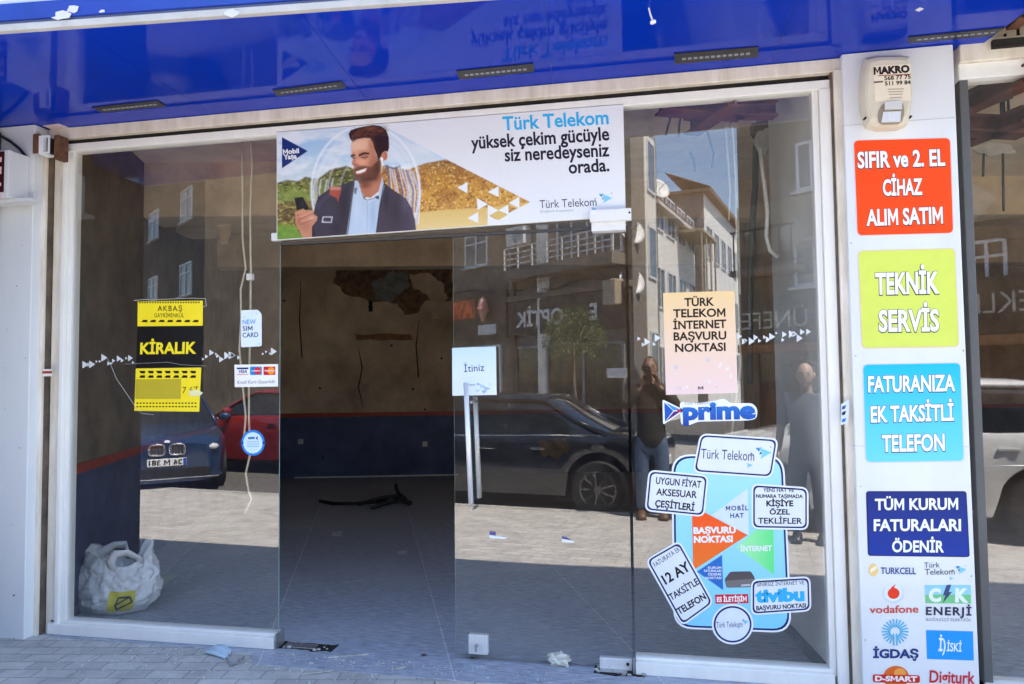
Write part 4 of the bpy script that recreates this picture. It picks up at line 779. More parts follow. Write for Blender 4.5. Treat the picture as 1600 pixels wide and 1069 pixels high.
psign("cyan square sign on the pillar reading FATURANIZA EK TAKSİTLİ TELEFON", [(1348.5, 570), (1500, 567.5), (1505.5, 720), (1353, 722)], ramp_mat("cyan_print", (110, 210, 244), (24, 184, 238)), [("FATURANIZA", 1355.5, 613, 1493, 611, 26), ("EK TAKSİTLİ", 1359.5, 660, 1491, 657, 26), ("TELEFON", 1377, 706, 1477, 704, 27)])
psign("navy blue sign on the pillar reading TÜM KURUM FATURALARI ÖDENİR", [(1354.5, 769), (1508.5, 769), (1513.5, 869), (1357.5, 867)], ramp_mat("deep_blue_print", (10, 52, 150), (16, 42, 120)), [("TÜM KURUM", 1366, 797, 1497.5, 796, 18.5), ("FATURALARI", 1364, 829.5, 1502, 829.5, 19), ("ÖDENİR", 1392.5, 862.5, 1475.5, 863, 19)], (16, 24, 70), 4)
def L(name, label, c): q = F(*c, PRY); return thing("company_logo", label, "logo", (q.x, PRY, q.z), "company logos on the pillar")
def ps(t, pts, col, k=0, name="logo_piece"): return sheet(t, name, pts, print_mat(col), PS-.0005*k, .0008, PRY)
def pt_(t, b, x0, y0, x1, y1, cap, col, bold=.02, k=1, sp=1.0): return text(t, b, (x0, y0), (x1, y1), cap, print_mat(col), PS-.0005*k, bold, PRY, space=sp)
t = L("", "yellow ball logo beside small blue capitals below the navy sign", (1394, 891))
ps(t, ell(1364.5, 890.5, 7.5, 10), (244, 204, 130)); ps(t, [(1359, 890), (1370, 883), (1371, 888), (1360, 895)], (250, 236, 206), 1); pt_(t, "TURKCELL", 1376, 896.5, 1431, 897, 10, (40, 76, 140), .02)
t = L("", "grey two line lettering with a pale blue arrow below the navy sign", (1478, 890))
pt_(t, "Türk", 1444, 887, 1468, 886.5, 8, (70, 72, 88), .0); pt_(t, "Telekom", 1445, 898, 1491.5, 897.5, 9, (70, 72, 88), .0)
arrow_logo(lambda p, c: ps(t, p, c, 1), 1501, 890, 9)
t = L("", "red drop logo in a pale disc above red lowercase letters", (1396, 930))
ps(t, ell(1396, 927, 16.5, 15.5), (206, 214, 226)); ps(t, ell(1395.5, 925.5, 15, 14), (226, 232, 242), 1); ps(t, ell(1396, 927, 9.2, 8.6), (238, 60, 26), 2); ps(t, [(1388, 926), (1393, 917), (1400, 912.5), (1397, 917), (1399, 921)], (238, 60, 26), 2.5); pt_(t, "vodafone", 1358.5, 958, 1435, 957, 11.5, (206, 70, 50), .015)
t = L("", "blue and green rectangle logo with a lightning bolt above dark capitals", (1481, 940))
ps(t, [(1445, 914), (1516.5, 914), (1517, 929), (1445.5, 929)], (150, 208, 240)); ps(t, [(1445.5, 929), (1517, 929), (1517, 943), (1446, 942.5)], (122, 198, 132))
pt_(t, "C", 1451, 939, 1470, 939, 20, (232, 240, 246), .06); pt_(t, "K", 1492, 939.5, 1513, 940, 21, (232, 240, 246), .06); ps(t, [(1479, 914), (1486, 913.5), (1482, 925), (1487, 925), (1473, 942), (1477, 930), (1473, 930)], (66, 74, 110), 2)
pt_(t, "ENERJİ", 1446.5, 960.5, 1517.5, 961.5, 12.5, (50, 50, 78), .03, 1, 1.2); pt_(t, "BOĞAZİÇİ ELEKTRİK", 1447, 970, 1517, 971, 4.4, (130, 134, 150), .0, 1, 1.1)
t = L("", "pale blue burst of rays on a stem above navy capitals", (1398, 1000))
for k in range(20):
    a = math.radians(-90+(k-9.5)*16.4); ca2, sa2 = math.cos(a), math.sin(a); r0_, r1_ = 7.5, 21
    ps(t, [(1398.5+r0_*ca2-sa2*1.2, 987+r0_*sa2*.95+ca2*1.2), (1398.5+r1_*ca2-sa2*1.2, 987+r1_*sa2*.95+ca2*1.2), (1398.5+r1_*ca2+sa2*1.2, 987+r1_*sa2*.95-ca2*1.2), (1398.5+r0_*ca2+sa2*1.2, 987+r0_*sa2*.95-ca2*1.2)], (96, 180, 214))
for x in (1396, 1401): ps(t, [(x-1.3, 990), (x+1.3, 990), (x+1.6, 1008.5), (x-1.0, 1008.5)], (96, 180, 214), 1)
pt_(t, "İGDAŞ", 1364, 1027.5, 1435, 1028, 13.5, (26, 56, 120), .04)
t = L("", "plain bright blue rectangle logo with white letters on the pillar", (1484, 1007))
ps(t, [(1447, 984.5), (1520, 986.5), (1521.5, 1032), (1448.5, 1029.5)], (34, 150, 226)); pt_(t, "İSKİ", 1479, 1017, 1502, 1018, 13, (232, 240, 248), .02); pt_(t, "İ)", 1466, 1016.5, 1477, 1017, 19, (232, 240, 248), .03)
t = L("", "orange globe logo crossed by a red band at the pillar's foot", (1400, 1058))
ps(t, ell(1400, 1058, 20, 17.5), (226, 104, 36)); ps(t, ell(1406, 1052, 9, 8), (244, 160, 70), 1); ps(t, rpoly([(1363.5, 1053.5), (1437, 1055), (1437, 1067), (1364, 1066)], 4), (206, 40, 26), 2); pt_(t, "D-SMART", 1367, 1063.5, 1433, 1064.5, 8, (246, 230, 226), .05, 3)
t = L("", "plain red lettering logo at the foot of the pillar", (1486, 1058))
pt_(t, "Digiturk", 1452, 1066, 1523, 1068.5, 19, (204, 44, 56), .02)
# ================================================================== THINGS FIXED TO THE PILLARS
al = thing("alarm_siren", "cream plastic alarm siren box with a black printed label at the pillar's top", "alarm", tuple(F(1380, 150, PRY)))
cream = mat("aged_cream_plastic", (.66, .60, .47), .45, var=.08, scale=4)
def ring(pts, Y): return [(F(x, y, PRY).x, Y, F(x, y, PRY).z) for x, y in pts]
outl = [(1347, 97), (1362, 93), (1400, 92), (1416, 94), (1420, 120), (1420.5, 150), (1418, 180), (1414, 199), (1400, 205), (1368, 206), (1350, 201), (1343, 175), (1341, 150), (1343, 118)]
cx, cy = 1381, 150
def shrink(k): return [(cx+(x-cx)*k, cy+(y-cy)*k) for x, y in outl]
rows = [ring(outl, PRY-.0005), ring(outl, PRY-.03), ring(shrink(.975), PRY-.05), ring(shrink(.90), PRY-.066), ring(shrink(.80), PRY-.074)]
mb = MB(); mb.grid(rows, True); n = len(outl); mb.f.append(tuple(range(4*n, 5*n))); mb.mi.append(0); mb.build("case", cream, al, smooth=False, bevel=.004)
AY = PRY-.0752
sheet(al, "label_paper", [(1357, 113), (1414, 110), (1414, 166), (1360, 168)], print_mat((232, 220, 196)), AY-.0005, .003, PRY)
KA = print_mat((34, 28, 26))
text(al, "MAKRO", (1358, 126), (1413, 122.5), 11, KA, AY-.001, .06, PRY); sheet(al, "label_rule", [(1364, 127.6), (1413, 125.2), (1413, 126.6), (1364, 128.8)], print_mat((150, 60, 60)), AY-.001, .0004, PRY)
text(al, "568 77 75", (1374, 135), (1414.5, 132.5), 6, KA, AY-.001, .03, PRY); text(al, "511 99 84", (1375, 143), (1414.5, 141), 6, KA, AY-.001, .03, PRY); sheet(al, "small_print", [(1358, 137), (1372, 136), (1372, 138.4), (1358, 139.4)], print_mat((90, 82, 72)), AY-.001, .0004, PRY)
for k, y in enumerate((150, 154, 158, 163)): sheet(al, "small_print", [(1379+k, y-2), (1404-k, y-2.6), (1404-k, y-.8), (1379+k, y-.2)], print_mat((176, 166, 146)), AY-.001, .0004, PRY)
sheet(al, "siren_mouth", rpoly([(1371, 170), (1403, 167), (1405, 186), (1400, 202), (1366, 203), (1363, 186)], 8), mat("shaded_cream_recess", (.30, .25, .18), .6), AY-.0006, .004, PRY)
sheet(al, "siren_label", [(1374, 169), (1400, 167), (1400, 180), (1374, 181)], print_mat((206, 206, 204)), AY-.012, .010, PRY); sheet(al, "siren_grille", [(1372, 184), (1399, 183), (1398, 199), (1369, 200)], steel, AY-.006, .005, PRY)
for q in ((1347.5, 190), (1417, 188)): c = F(*q, PRY); mb = MB(); mb.lathe((c.x, PRY-.03, c.z), (0, -1, 0), [(0, .006), (.024, .006)], 10); mb.build("screw", dark, al)
# LED sign box on the left pillar
ls = thing("led_sign_box", "white framed LED sign box with dark red display on the left pillar", "sign", (-4.05, -.2, 2.9))
A, B, C_, D_ = F(0, 234, -.30), F(14, 233, -.30), F(41, 236, -.15), F(11, 300, -.30)
xr = F(13, 260, -.30).x; z1, z0 = F(12, 234, -.30).z, F(11, 300, -.30).z
mb = MB(); mb.box(xr-1.0, xr, -.30, -.152, z0-.03, z1+.0); mb.build("case", white_acp, ls, bevel=.004)
mb = MB(); mb.box(xr-.96, xr-.028, -.304, -.2995, z0, z1-.01); mb.build("display", mat("dark_red_display", (.05, .008, .012), .2), ls)
led = mat("pink_led_dots", (.85, .5, .55), .4)
for k in range(4):
    zz = z1-.075-.075*k; mb = MB(); w_ = (.10, .06, .12, .08)[k]; mb.box(xr-.045-w_, xr-.045, -.3046, -.3041, zz, zz+(.03, .045, .02, .03)[k]); mb.build("led_row", led, ls)
mb = MB(); mb.box(xr-1.0, xr+.12, -.26, -.17, z0-.052, z0-.032); mb.build("shelf_bracket", white_acp, ls)
cb = thing("black_cable", "black cable curving over the left pillar above the LED sign box", "cable", (-4.0, -.2, 3.1))
mb = MB(); mb.tube([(p.x, -.165, p.z) for p in (F(x, y, -.165) for x, y in ((-40, 206), (0, 212), (16, 221), (30, 232), (39, 243), (41, 254), (37, 268), (36, 292)))], .009, 8); mb.build("cable", black, cb, smooth=True)
mb = MB(); mb.tube([(p.x, -.18, p.z) for p in (F(x, y, -.18) for x, y in ((36, 246), (37, 262), (36, 290)))], .013, 8); mb.build("joint_tape", mat("grey_insulation", (.25, .25, .25), .6), cb)
jb = thing("junction_box", "open white junction box with rusty plate at the left pillar's top corner", "junction box", tuple(F(72, 228, -.12)))
p0, p1 = F(65, 214, -.15), F(81, 241, -.15)
mb = MB(); mb.box(p0.x, p0.x+.035, -.17, -.09, p1.z, p0.z); mb.box(p0.x+.035, p1.x, -.17, -.165, p0.z-.012, p0.z); mb.box(p0.x+.035, p1.x, -.17, -.165, p1.z, p1.z+.012); mb.box(p1.x-.012, p1.x, -.17, -.165, p1.z+.012, p0.z-.012); mb.box(p0.x+.035, p1.x, -.10, -.09, p1.z, p0.z); mb.build("box", W, jb)
mb = MB(); mb.box(p0.x+.04, p1.x-.012, -.150, -.1005, p1.z+.012, p0.z-.012); mb.build("circuit", dark, jb)
mb = MB(); mb.box(p0.x-.055, p0.x-.002, -.162, -.1505, p1.z+.01, p0.z+.02); mb.build("rusty_plate", rust, jb, bevel=.004)
mb = MB(); mb.box(p1.x+.002, p1.x+.04, -.14, -.06, p1.z-.03, p0.z+.01); mb.build("rusty_bracket", rust, jb, bevel=.006)
t = thing("guide_sticker", "torn blue and white sticker scrap on the right shutter guide", "sticker", tuple(F(1319, 640, -.07)))
sheet(t, "paper", ragged([(1314, 632), (1326, 624), (1325, 662), (1313, 664)], 4, 1.2, 3), print_mat((206, 216, 226)), -.1016, .0014, -.10)
for k, y in enumerate((635, 644, 655)): sheet(t, "ink", [(1316, y), (1322, y-2), (1320, y+4), (1315, y+5)], print_mat(((50, 80, 150), (30, 34, 60), (40, 110, 190))[k]), -.1022, .0005, -.10)
mb = MB(); q0, q1 = F(66, 577, -.09), F(80.5, 588, -.09); mb.box(q0.x, q1.x, -.0868, -.0855, q1.z, q0.z); o = tag(mb.build("guide_label", print_mat((236, 226, 214))), "small white and red label on the left shutter guide", "label"); mb = MB(); mb.box(q0.x, q1.x, -.0874, -.0869, q1.z+.018, q0.z-.012); mb.build("red_stripe", print_mat((160, 50, 30)), o)
# ================================================================== INSIDE THE GUTTED SHOP
def cord(name, pts, r, m, Y, label=None, cat="cable", group=None, n=6):
    P = [F(*p, Y) if len(p) == 2 else F(p[0], p[1], p[2]) for p in pts]; mb = MB(); mb.tube([tuple(p) for p in P], r, n); o = mb.build(name, m, smooth=True)
    return tag(o, label, cat, group)
cream_c = mat("yellowed_cable", (.60, .54, .40), .5, var=.1)
cord("hanging_cable", [(378, 208), (379, 300), (379, 372), (384, 420), (376, 452), (377, 500), (374, 545), (379, 600), (384, 650), (381, 690), (384, 706)], .0065, cream_c, .12, "kinked yellowish cable hanging from the ceiling, left one of two behind the left pane")
cord("hanging_cable", [(391, 206), (394, 260), (391, 330), (392, 430), (391, 520), (389, 600), (389, 660), (392, 705), (384, 740), (388, 765), (393, 780), (382, 803)], .0065, cream_c, .12, "long yellowish cable hanging down past the round blue sticker, right one of two")
q = F(391, 433, .115); mb = MB(); mb.box(q.x-.018, q.x+.018, .10, .13, q.z-.02, q.z+.02); tag(mb.build("cable_clip", W), "small white clip on the hanging cable behind the left pane", "clip")
whitec = mat("white_cable", (.7, .7, .68), .45, var=.05)
cord("hanging_cable", [(1133, 150), (1134, 200), (1138, 255), (1141, 300), (1139, 345)], .006, cream_c, .5, "thin cream cable hanging beside the white pole behind the right pane")
cord("hanging_cable", [(1137, 150), (1146, 215), (1150, 300), (1151, 420), (1155, 500), (1157, 570), (1150, 625), (1142, 690)], .006, cream_c, .45, "long cream cable hanging to the blue word sticker behind the right pane")
cord("hanging_cable", [(1187, 232), (1193, 280), (1199, 330), (1197, 370), (1203, 392), (1216, 402)], .012, whitec, .55, "thick white cable looping to the pale return wall")
cord("service_pipe", [(1181, 225), (1180, 290), (1176, 345), (1172, 430), (1172, 600)], .022, mat("dark_green_pipe", (.05, .055, .045), .5), 1.1, "dark pipe standing behind the right pane beside the pale wall", "pipe", n=10)
cord("thin_pole", [(1150, 240), (1153, 330), (1156, 460)], .008, whitec, 1.0, "thin white rod hanging from the ceiling behind the peach poster", "rod")
prim = mat("red_brown_primer_steel", (.13, .042, .028), .6, var=.3, scale=12, bump=.1)
def steel_beam(a, b, z, w, h, label, extra=()):
    A, B = G(*a, z), G(*b, z); d = (B-A).normalized(); n = Vector((-d.y, d.x, 0)); t = thing("steel_beam", label, "beam", tuple((A+B)/2))
    for nm, z0, z1, ww in (("flange", 0, .012, w), ("web", .0125, h-.0125, .012), ("flange", h-.012, h, w)):
        mb = MB(); mb.prism([tuple(A-n*ww/2+Vector((0, 0, z0))), tuple(A+n*ww/2+Vector((0, 0, z0))), tuple(B+n*ww/2+Vector((0, 0, z0))), tuple(B-n*ww/2+Vector((0, 0, z0)))], (0, 0, z1-z0)); mb.build(nm, prim, t)
    for k in (.2, .75):
        p = A+(B-A)*k; mb = MB(); mb.tube([tuple(p+Vector((0, 0, h))), (p.x, p.y, 3.52)], .007, 6); mb.build("hanger", dark, t)
steel_beam((1030, 176), (1160, 186), 3.08, .12, .11, "red brown steel beam hanging level under the ceiling behind the right pane")
steel_beam((1150, 166), (1080, 212), 3.05, .10, .10, "red brown steel beam slanting back under the ceiling behind the right pane")
steel_beam((1150, 184), (1212, 184), 3.08, .09, .09, "short red brown steel beam ending at the pale wall behind the right pane")
steel_beam((1480, 190), (1640, 120), 3.02, .10, .10, "upper red brown steel beam in the neighbour's window")
steel_beam((1480, 208), (1600, 214), 2.95, .12, .10, "level red brown steel beam in the neighbour's window")
steel_beam((1490, 236), (1610, 190), 2.95, .10, .09, "slanting red brown steel beam crossing the level one in the neighbour's window")
def scrap(name, pts, Y, m, label, cat, th=.02, amp=2.5, seed=1):
    P = [F(x, y, Y) for x, y in ragged(pts, 4, amp, seed)]; mb = MB(); mb.prism([(p.x, Y+.06*mnoise.noise(p*3), p.z) for p in P], (0, th, 0)); return tag(mb.build(name, m), label, cat)
scrap("torn_board", [(322, 338), (348, 318), (376, 322), (380, 342), (360, 352), (352, 380), (344, 382), (340, 356)], 1.9, plaster_l, "torn strip of beige ceiling board hanging behind the left pane", "board")
scrap("torn_board", [(219, 320), (256, 326), (275, 336), (276, 374), (262, 366), (240, 350)], 1.9, prim, "dark brown slanting board scrap hanging behind the left pane", "board", amp=1.5, seed=2)
scrap("torn_board", [(1172, 168), (1196, 172), (1216, 176), (1214, 182), (1190, 180), (1170, 176)], .85, mat("splintered_wood", (.42, .27, .15), .8, var=.3), "splintered wooden board end beside the pale return wall", "board", seed=3)
scrap("foam_lump", [(1182, 208), (1196, 198), (1214, 200), (1216, 230), (1200, 234), (1186, 226)], .9, mat("dirty_foam", (.55, .53, .50), .9, var=.2, bump=.3), "pale lump of foam hanging beside the pale return wall", "foam", .12, seed=4)
scrap("foam_lump", [(1176, 190), (1190, 182), (1206, 186), (1200, 202), (1180, 206)], .95, mat("brown_foam", (.18, .12, .09), .9, var=.3, bump=.3), "brown lump of old foam above the pale foam lump", "foam", .12, seed=5)
scrap("torn_board", [(1520, 232), (1548, 222), (1575, 226), (1586, 240), (1552, 244), (1536, 240)], 1.4, MATS["dirty_foam"], "torn pale ceiling board hanging in the neighbour's window", "board", seed=6)
for k, (pts, Y) in enumerate((([(1060, 214), (1062, 190), (1066, 178)], 1.2), ([(1040, 212), (1046, 190), (1048, 182)], 1.3), ([(1105, 205), (1115, 240), (1112, 262)], 1.4), ([(1078, 238), (1084, 250), (1086, 268)], 1.6), ([(1510, 222), (1528, 160), (1532, 142)], 1.0), ([(1566, 205), (1564, 160), (1582, 152)], 1.0), ([(1536, 276), (1537, 240)], 1.4), ([(1568, 330), (1567, 240)], 1.3))):
    cord("loose_wire", pts, .008, black, Y, "dark loose wire dangling from the torn ceiling", "wire", "loose wires under the torn ceiling")
# white plastic bag in the left corner
bag = thing("plastic_bag", "full white plastic carrier bag with a yellow label slumped in the left corner", "bag", tuple(G(178, 955)))
bc = G(171, 952); bagm = mat("white_carrier_bag_film", (.70, .71, .73), .28, var=.06, scale=8, bump=.35, bscale=34)
H_ = .45; NA = 132; rows = []
def bagr(a, h):
    base = .325*(1.0-.10*(1-h))*(1+.10*math.cos(2*a+.5))*(1.0-.04*h if h < .3 else .988-.50*(h-.3)**1.15); w = mnoise.fractal(Vector((math.cos(a)*3.2, math.sin(a)*3.2, h*4.2)), .7, 2.2, 5); c2 = mnoise.noise(Vector((math.cos(a)*9, math.sin(a)*9, h*2.0+4)))
    rg = 1-abs(mnoise.noise(Vector((math.cos(a+h*.8)*4.6, math.sin(a+h*.8)*4.6, h*2.6))))*2.4; r2 = 1-abs(mnoise.noise(Vector((math.cos(a-h)*10, math.sin(a-h)*10, h*7+9))))*2.4
    return base*(1+.10*w+.02*c2+.045*max(0, rg)**2*(.3+h)+.018*max(0, r2)**2)
for i in range(47):
    h = i/46; r0k = []
    for k in range(NA):
        a = 2*math.pi*k/NA; r = bagr(a, h)*(.80+.20*min(1, h*6)); lean = .05*h
        top_ = H_*(.84+.13*math.sin(a*2+.9)+.07*math.sin(3*a)); z = .012+top_*h
        r0k.append((bc.x+lean+r*math.cos(a)*1.03, bc.y+.02+r*math.sin(a)*.74, z))
    rows.append(r0k)
for i in range(1, 7):                     # rim folded in over the dark mouth
    h = 1-i*.07; rows.append([(bc.x+.05+(p[0]-bc.x-.05)*(1-.10*i), bc.y+.02+(p[1]-bc.y-.02)*(1-.10*i), p[2]-.03*i*i*.35) for p in rows[46]])
mb = MB(); mb.grid(rows, True); mb.f.append(tuple(range(NA))); mb.mi.append(0); mb.build("bag_body", bagm, bag, smooth=True)
mb = MB(); mb.prism([(bc.x+.05+.17*math.cos(t), bc.y+.02+.13*math.sin(t), .20) for t in (2*math.pi*k/20 for k in range(20))], (0, 0, .02)); mb.build("mouth_disc", mat("dark_mouth_disc", (.05, .05, .06), .8, var=.4), bag)  # dark disc inside the bag's mouth
def strap(pts, w=.03):
    mb = MB(); P = [Vector(p) for p in pts]; rr = []
    for i, p in enumerate(P):
        d = (P[min(i+1, len(P)-1)]-P[max(i-1, 0)]).normalized(); s_ = d.cross(Vector((0, 1, .3))).normalized()*w*(1+.2*math.sin(i*2.1)); rr.append([tuple(p-s_), tuple(p+Vector((0, -.008, 0))), tuple(p+s_)])
    mb.grid(rr); o = mb.build("carry_handle", bagm, bag, smooth=True); m_ = o.modifiers.new("thickness", 'SOLIDIFY'); m_.thickness = .004; return o
strap([(bc.x+.13, bc.y-.12, 0.288), (bc.x+.125, bc.y-.15, 0.368), (bc.x+.16, bc.y-.14, 0.424), (bc.x+.23, bc.y-.11, 0.420), (bc.x+.28, bc.y-.07, 0.376), (bc.x+.26, bc.y-.03, 0.320)])
strap([(bc.x-.16, bc.y-.02, 0.288), (bc.x-.13, bc.y+.04, 0.368), (bc.x-.03, bc.y+.08, 0.424), (bc.x+.07, bc.y+.07, 0.432), (bc.x+.12, bc.y+.02, 0.368)])
# label printed on the front of the bag: follows its surface
mb = MB(); rr = []
for i in range(9):
    h = .10+.42*i/8; rw_ = []
    for k in range(11):
        a = -1.12+.52*k/10; r = bagr(a, h)*(.80+.20*min(1, h*6))+.006; top_ = H_*(.84+.13*math.sin(a*2+.9)+.07*math.sin(3*a)); rw_.append((bc.x+.05*h+r*math.cos(a)*1.03, bc.y+.02+r*math.sin(a)*.78, .012+top_*h))
    rr.append(rw_)
mb.grid(rr); lb = mb.build("yellow_label", print_mat((196, 186, 36)), bag, smooth=True)
mb = MB(); A_ = [Vector(rr[i][k]) for i, k in ((6, 4), (6, 8), (4, 9), (2, 6), (1, 4), (3, 3))]
for i in range(len(A_)): mb.tube([tuple(A_[i]+Vector((.002, -.004, 0))), tuple(A_[(i+1) % len(A_)]+Vector((.002, -.004, 0)))], .006, 5)
mb.tube([tuple(A_[5]+Vector((.002, -.005, 0))), tuple(A_[1]+Vector((.002, -.005, 0)))], .005, 5); mb.tube([tuple(A_[4]+Vector((.002, -.005, 0))), tuple(A_[2]+Vector((.002, -.005, 0)))], .005, 5); mb.build("label_mark", print_mat((30, 34, 40)), lb)
def flat(name, pts, m, label, cat, z=.006, th=.004, group=None, amp=0, seed=1):
    P = [G(x, y, z) for x, y in (ragged(pts, 3, amp, seed) if amp else pts)]; mb = MB(); mb.prism([(p.x, p.y, z) for p in P], (0, 0, th)); return tag(mb.build(name, m), label, cat, group)
flat("cardboard_sheet", [(232, 896), (278, 900), (250, 922), (234, 922)], mat("pale_cardboard", (.42, .43, .33), .8, var=.1), "pale sheet of cardboard lying behind the plastic bag", "cardboard", .02)
for k, pts in enumerate(([(519, 831), (535, 830), (532, 838), (518, 838)], [(622, 861), (636, 860), (635, 865), (622, 866)])): flat("paper_scrap", pts, print_mat((196, 198, 204)), ["pale paper scrap on the dark floor inside the doorway, farther in", "pale paper scrap on the dark floor inside the doorway, nearer the door"][k], "paper", .0045, .001)
bcb = thing("black_cable_heap", "tangle of thick black cables on the floor deep inside the doorway", "cable", tuple(G(600, 785)))
def gp(x, y, z): p = G(x, y, z); return (p.x, p.y, z)
for k, (pts, r) in enumerate((([gp(500, 783, .02), gp(520, 787, .02), gp(555, 787, .02), gp(590, 784, .06), gp(612, 776, .07), gp(636, 783, .03)], .022), ([gp(582, 794, .02), gp(600, 786, .05), gp(625, 782, .08), gp(642, 786, .02)], .026), ([gp(560, 788, .03), gp(600, 777, .12), gp(628, 774, .10), gp(640, 788, .02)], .022), ([gp(618, 757, .28), gp(620, 766, .22), gp(626, 775, .12), gp(632, 784, .03)], .022))):
    mb = MB(); mb.tube(pts, r, 8); mb.build("cable", black, bcb, smooth=True)
# litter on the pavement
msk = thing("face_mask", "crumpled pale blue face mask on the ground below the left sill", "face mask", tuple(G(342, 1024)))
A_ = [G(318, 1022), G(336, 1014), G(366, 1018), G(352, 1032)]; rr = []
for i in range(9):
    t_ = i/8; a = A_[0].lerp(A_[1], t_); b = A_[3].lerp(A_[2], t_); rr.append([tuple(a.lerp(b, s/10)+Vector((0, 0, .010+.035*math.sin(math.pi*t_)*math.sin(math.pi*s/10)+.010*math.sin(i*2.4)))) for s in range(11)])
mb = MB(); mb.grid(rr); o = mb.build("cloth", mat("pale_blue_mask", (.48, .60, .68), .8, var=.06), msk, smooth=True); o.modifiers.new("thickness", 'SOLIDIFY').thickness = .003
mb = MB(); mb.tube([gp(354, 1030, .01), gp(362, 1040, .008), gp(374, 1030, .03), gp(382, 1026, .012), gp(372, 1036, .008), gp(358, 1040, .008)], .004, 6); mb.build("ear_loop", mat("grey_elastic", (.3, .3, .3), .7), msk, smooth=True)
wad = thing("tissue_wad", "crumpled cream tissue wad lying against the bottom of the glass door", "tissue", tuple(G(875, 1038)))
p = G(872, 1040); mb = MB(); n = 14; rr = []
for i in range(n+1):
    t_ = math.pi*i/n; row = []
    for k in range(22):
        a = 2*math.pi*k/22; d = Vector((math.sin(t_)*math.cos(a), math.sin(t_)*math.sin(a), math.cos(t_))); r = .046*(1+.55*mnoise.fractal(d*2.1+Vector((3, 1, 7)), .8, 2.2, 4)); row.append((p.x+d.x*r*1.35, p.y+d.y*r*.8, .034+d.z*r*.75))
    rr.append(row)
mb.grid(rr, True); mb.build("tissue", mat("cream_tissue", (.66, .64, .56), .9, var=.1), wad, smooth=False)
rnd = random.Random(21)
for k, (x, y) in enumerate(((662, 1026), (738, 1031))):
    p = G(x, y); t = thing("door_stop_socket", ["small round metal cap in the threshold, nearer the doorway's middle", "small round metal cap in the threshold below the door's lock"][k], "cap", (p.x, p.y, 0)); mb = MB(); mb.lathe((p.x, p.y, .0035), (0, 0, 1), [(0, .02), (.004, .02), (.006, .014), (.0061, .012)], 16); mb.build("ring", zinc, t, smooth=False); mb = MB(); mb.lathe((p.x, p.y, .0098), (0, 0, 1), [(0, .009), (.0005, .009)], 12); mb.build("hole", dark, t)
mb = MB()                                  # chips of mortar and grit: nobody could count them
def chip(x, y, z, s):
    a = rnd.uniform(0, 6.28); vs = []
    for i in range(5): vs.append((x+s*math.cos(a+i*1.257)*rnd.uniform(.5, 1.2), y+s*math.sin(a+i*1.257)*rnd.uniform(.5, 1.2), z))
    vs += [(q[0]*.6+x*.4, q[1]*.6+y*.4, z+s*rnd.uniform(.25, .7)) for q in vs]
    mb.add(vs, [(5, 6, 7, 8, 9)]+[(i, (i+1) % 5, 5+(i+1) % 5, 5+i) for i in range(5)])
for k in range(3000):
    u = rnd.random(); x = rnd.uniform(-4.6, 1.6)
    y = -.08-abs(rnd.gauss(0, .20)) if u < .72 else rnd.uniform(-1.6, -.1)
    if rnd.random() < .55 and not (-3.4 < x < -.9): continue
    chip(x, y, .004 if y > -.24 else .0, rnd.choice((.0022, .003, .004, .005, .0065, .009))*rnd.uniform(.7, 1.25))
for k in range(260): chip(rnd.uniform(-3.3, .6), rnd.uniform(.1, 3.2), .0036, rnd.choice((.002, .003, .004, .006)))
tag(mb.build("mortar_grit", mat("pale_mortar_grit", (.50, .48, .45), .95, var=.3, scale=40)), kind="stuff", label="pale mortar grit scattered along the shop threshold", cat="grit")
for k, (a, b) in enumerate((((513, 1029), (576, 1024)), ((618, 1047), (634, 1044)), ((470, 1056), (520, 1050)))):
    A, B = G(*a), G(*b); mb = MB(); d = (B-A).normalized(); n_ = Vector((-d.y, d.x, 0))*.008; mb.prism([(q.x, q.y, .0045) for q in (A-n_, B-n_*.6, B+n_*.7, A+n_)], (0, 0, .007)); tag(mb.build("plaster_strip", MATS["pale_mortar_grit"]), ["long thin pale plaster strip on the threshold below the doorway", "short pale plaster strip at the edge of the slate threshold", "pale plaster strip on the pavement left of the doorway"][k], "plaster strip")
# ================================================================== THE STREET OPPOSITE (seen mirrored in the panes)
UX, UY = -.7828, -.6223                   # along the opposite building line, as read from the shop
P0 = Vector((0, -13.8, 0)); RZA = math.atan2(UY, UX)
def S(px, py):                            # mirrored survey pixel -> (s along the line, height)
    t = ray(px, py); k = 17.7/(t.y+.795*t.x); p = EYE+t*k; return -p.x/.7828, p.z
def line_thing(name, label, cat, s): return local_thing(name, label, cat, (P0.x+UX*s, P0.y+UY*s, -.0), rz=RZA)
mb = MB(); q0 = P0+Vector((UX*40, UY*40, 0)); q1 = P0-Vector((UX*24, UY*24, 0)); nv = Vector((-.6223, .7828, 0))*3.2
mb.prism([(q0.x, q0.y, -.3), (q1.x, q1.y, -.3), (q1.x+nv.x, q1.y+nv.y, -.3), (q0.x+nv.x, q0.y+nv.y, -.3)], (0, 0, .3)); tag(mb.build("opposite_pavement", tile_mat("opposite_pavers", (.42, .40, .36), (.36, .34, .31), (.18, .17, .16), .3, .3, .008, rot=.5, rough=.8)), kind="structure")
upvc = mat("white_window_frame", (.72, .72, .72), .4, var=.05)
wpane = mat("dark_window_glass", (.05, .055, .065), .05, var=.3, spec=.8)
curtain = mat("pale_curtain", (.5, .5, .52), .8, var=.15, stretch=(6, 1, .2))
rail_m = mat("white_rail_paint", (.68, .68, .68), .5, var=.1)
sill_m = mat("white_stone_sill", (.6, .6, .58), .6)
